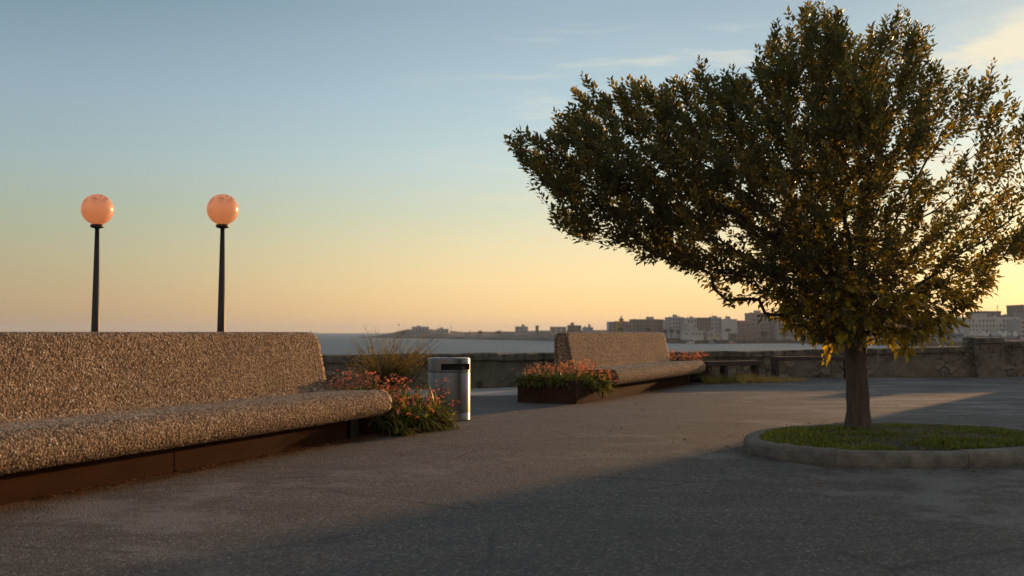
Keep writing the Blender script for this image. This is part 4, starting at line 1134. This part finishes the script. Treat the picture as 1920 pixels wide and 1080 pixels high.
# masts
def mast(px, y0, y1, dback, label):
    Y0 = shore(px) + dback; p = at(px, y1, Y0); q = at(px, y0, Y0); mb = MB(); h_ = q.z - p.z
    mb.tube([(0, 0, -2), (0, 0, h_)], [0.16, 0.10], 6); mb.box(-0.7, 0.7, -0.06, 0.06, h_ * .86, h_ * .9); mb.box(-0.4, 0.4, -0.06, 0.06, h_ * .72, h_ * .75)
    o = mb.build('mast', M['black_iron']); o.location = p; tag(o, label, 'mast', 'masts on the far shore')
mast(846, 611, 622, 90, 'thin mast on the headland right of the small pale block')
mast(1870.5, 572, 586, 118, 'thin mast beside the dark hilltop block')
mast(881, 618, 624, 80, 'short mast on the low headland above the bin')
# far trees on the shore
M['farleaf'] = mat_leaf('far_tree_leaf', [(0.0, (0.025, 0.032, 0.016)), (1.0, (0.07, 0.072, 0.035))])
def far_tree(px, ytop, ybot, wpx, dback, label, palm=False):
    Y0 = shore(px) + dback; p = at(px, ybot, Y0); h_ = at(px, ytop, Y0).z - p.z; w_ = wpx / F * Y0
    r_ = thing('far_tree', label, 'tree', p, group='trees on the far shore')
    mb = MB(); mb.tube([(0, 0, -1.5), (0.1, 0, h_ * .4), (0, 0, h_ * .75)], [h_ * .05, h_ * .035, h_ * .02], 6); mb.build('trunk', M['bark'], r_)
    V, Fc, T = [], [], []
    if palm:
        for k in range(46):
            a = random.uniform(0, 6.28); blade(V, Fc, T, (0, 0, h_ * .75), (math.cos(a), math.sin(a), random.uniform(0.1, 1.2)), w_ * .6, w_ * .07, 2.0, random.random(), 4)
    else:
        for k in range(420):
            a = random.uniform(0, 6.28); ct = random.uniform(-1, 1); rr = random.random() ** .5 * (0.75 + 0.3 * mnoise.noise(Vector((math.cos(a) * 2 + px, math.sin(a) * 2, ct * 2)))); st_ = math.sqrt(1 - ct * ct)
            c = np.array((w_ / 2 * rr * st_ * math.cos(a), w_ / 2 * rr * st_ * math.sin(a), h_ * .62 + h_ * .42 * rr * ct)); s = 0.11 * w_
            d1_ = np.array([random.gauss(0, 1) for _ in range(3)]); d2_ = np.array([random.gauss(0, 1) for _ in range(3)]); k0 = len(V)
            V += [c, c + d1_ * s * .4, c + d2_ * s * .4]; T += [random.random()] * 3; Fc.append((k0, k0 + 1, k0 + 2))
    mesh_obj('crown', np.array(V), Fc, M['farleaf'], r_, attrs={'tint': T})
for (px, yt, yb, wp, db, lb, pm) in [(1247, 616, 629, 14, 20, 'dark round tree on the shore just past the farther bench back', False), (1259, 615, 629, 15, 24, 'dark tree second from the farther bench back', False), (1272, 618, 630, 12, 18, 'small dark tree left of the white shed', False), (1334, 615, 632, 13, 26, 'dark tree on the shore right of the white shed', False),
        (1366, 611, 634, 17, 16, 'palm tree on the shore below the white end house', True), (1396, 616, 636, 20, 14, 'dark tree right of the shore palm', False), (1432, 618, 638, 22, 14, 'broad dark tree left of the crown leaves', False), (1470, 617, 638, 24, 12, 'broad dark tree half behind the crown leaves', False), (1165, 612, 624, 12, 30, 'dark tree in front of the yellow church', False), (1215, 613, 624, 16, 26, 'dark tree in front of the broad brown block', False),
        (755, 620, 630, 18, 40, 'low bushy tree near the headland tip', False), (900, 619, 628, 14, 50, 'low tree on the headland above the bin', False), (935, 619, 629, 18, 40, 'low broad tree on the headland left of the lone block', False), (1735, 616, 640, 22, 10, 'dark tree right of the yellow leaves', False)]:
    far_tree(px, yt, yb, wp, db, lb, pm)
# moored boats
M['hull'] = simple('white_hull', (0.62, 0.62, 0.60), 0.4, 0, 0.08, 1, 1, 0.01, 0); M['hull_blue'] = simple('blue_hull', (0.10, 0.16, 0.24), 0.4, 0, 0.08, 1, 1, 0.01, 0); M['hull_red'] = simple('red_hull', (0.45, 0.09, 0.06), 0.4, 0, 0.08, 1, 1, 0.01, 0)
M['alu'] = simple('boat_mast_metal', (0.5, 0.5, 0.5), 0.4, 0.8, 0.05, 1, 1, 0.01, 0)
def boat(px, dback, L, label, hull='hull', mast_h=0.0, rz=0.0, z=SEA):
    Y0 = shore(px) + dback; r_ = thing('boat', label, 'boat', ((px - 960) / F * Y0, Y0, z), rz, 'boats moored across the water')
    V = []; ns = 9
    for i in range(ns):
        q = i / (ns - 1); x = -L / 2 + L * q; wd = L * .16 * (1 - q ** 3.0) + 0.02; sh = L * .12 + L * .05 * q * q
        V += [(x, 0, -0.3 * (1 - q)), (x, wd * .7, 0.02), (x, wd, sh), (x, 0, sh - .05), (x, -wd, sh), (x, -wd * .7, 0.02)]
    Fc = [tuple(range(6))[::-1]] + [(i * 6 + k, i * 6 + (k + 1) % 6, (i + 1) * 6 + (k + 1) % 6, (i + 1) * 6 + k) for i in range(ns - 1) for k in range(6)]
    mesh_obj('hull', np.array(V), Fc, M[hull], r_)
    mb = MB(); mb.box(-L * .22, L * .14, -L * .085, L * .085, L * .10, L * .24, L * .02); mb.build('cabin', M['hull'], r_)
    mb = MB(); mb.box(-L * .18, L * .145, -L * .088, L * .088, L * .165, L * .205); mb.build('cabin_window', M['glass'], r_)
    if mast_h: mb = MB(); mb.tube([(L * .05, 0, L * .12), (L * .05, 0, mast_h)], [0.09, 0.06], 5); mb.tube([(L * .05, 0, L * .3), (-L * .38, 0, L * .29)], 0.07, 5); mb.build('mast', M['alu'], r_)
random.seed(5)
for k, (px, L, hl, mh, lb) in enumerate([(1758, 6.5, 'hull', 8, 'white sailing boat nearest the yellow leaves in the marina'), (1768, 6, 'hull', 0, 'white motor boat below the red roofed house'), (1777, 7, 'hull', 9, 'white sailing boat below the red roofed house'), (1787, 7.5, 'hull_blue', 10, 'dark blue sailing boat below the red roofed house'), (1798, 6.5, 'hull', 8, 'white sailing boat left of the arcade building'),
        (1812, 7, 'hull', 9, 'white sailing boat under the left corner of the arcade building'), (1827, 7, 'hull', 8, 'white sailing boat over the left edge of the wall pillar'), (1841, 7, 'hull', 10, 'white tall masted boat over the middle of the wall pillar'), (1856, 6.5, 'hull_blue', 9, 'dark hulled boat over the wall pillar'), (1870, 7, 'hull', 9, 'white boat over the right edge of the wall pillar'), (1886, 7, 'hull', 8, 'white boat just right of the wall pillar'), (1902, 7, 'hull', 10, 'white boat near the right edge of the photo')]):
    Y0 = shore(px) + 46 + 6 * (k % 3); zq = at(px, 630, Y0).z
    boat(px, 46 + 6 * (k % 3), L, lb, hl, mh, random.uniform(-.5, .5) + (1.57 if k % 2 else 0.3), zq)
boat(1765, -9, 3.2, 'small white rowing boat off the rubble shore at right', 'hull', 0, 0.2)
boat(1372, -7, 4.0, 'small red boat on the water below the shore palm', 'hull_red', 0, 0.1)
boat(1296, -5, 4.5, 'small white boat on the water below the white shed', 'hull', 0, 0.3)
boat(1335, -5, 4.0, 'small blue boat on the water below the cream shed', 'hull_blue', 0, -0.2)
# shore rubble in front of the town
random.seed(14); mb = MB()
for k in range(900):
    px = random.uniform(1240, 1980); Y0 = shore(px) + random.uniform(-2.5, 6); s = random.uniform(0.4, 1.5); x = (px - 960) / F * Y0; z = SEA + random.uniform(-0.2, 0.9)
    vv = [(x + sx_ * s * random.uniform(.5, 1), Y0 + sy_ * s * random.uniform(.5, 1), z + sz_ * s * random.uniform(.3, .8)) for sz_ in (-1, 1) for sy_ in (-1, 1) for sx_ in (-1, 1)]
    mb.add(vv, [(0, 2, 3, 1), (4, 5, 7, 6), (0, 1, 5, 4), (2, 6, 7, 3), (0, 4, 6, 2), (1, 3, 7, 5)])
stuff(mb.build('shore_rocks', M['land']))
# a ship on the horizon
mb = MB(); sY = 3600; sx0 = (588 - 960) / F * sY
r_ = thing('ship', 'tiny grey ship on the horizon right of the nearer bench back', 'ship', (sx0, sY, SEA), 0.1)
mb.add([(-14, -2, 0), (13, -2, 0), (17, 0, 4), (13, 2, 0), (-14, 2, 0), (-15, -2.4, 4), (13, -2.4, 4), (13, 2.4, 4), (-15, 2.4, 4)], [(0, 1, 6, 5), (1, 2, 6), (3, 2, 1), (3, 7, 2), (4, 8, 7, 3), (0, 5, 8, 4), (5, 6, 2, 7, 8), (0, 4, 3, 1)]); mb.build('hull', M['grey_plaster'], r_)
mb = MB(); mb.box(-12, -5, -2, 2, 4, 9); mb.box(-10, -7, -1, 1, 9, 11.5); mb.build('bridge', M['pale_plaster'], r_)

# ------------------------------------------------------------------ evening haze over the water
hm = bpy.data.materials.new('haze'); hm.use_nodes = True; hm.node_tree.nodes.clear(); ht = NT(hm.node_tree)
pv_ = ht.new('ShaderNodeVolumePrincipled'); pv_.inputs['Color'].default_value = (0.64, 0.76, 0.94, 1); pv_.inputs['Density'].default_value = 0.00014; pv_.inputs['Anisotropy'].default_value = 0.25
ho = ht.new('ShaderNodeOutputMaterial'); ht.link(pv_.outputs[0], ho.inputs['Volume'])
mb = MB(); mb.box(-9100, 9100, -260, 7100, SEA - 2.5, 46.0); stuff(mb.build('haze', hm))
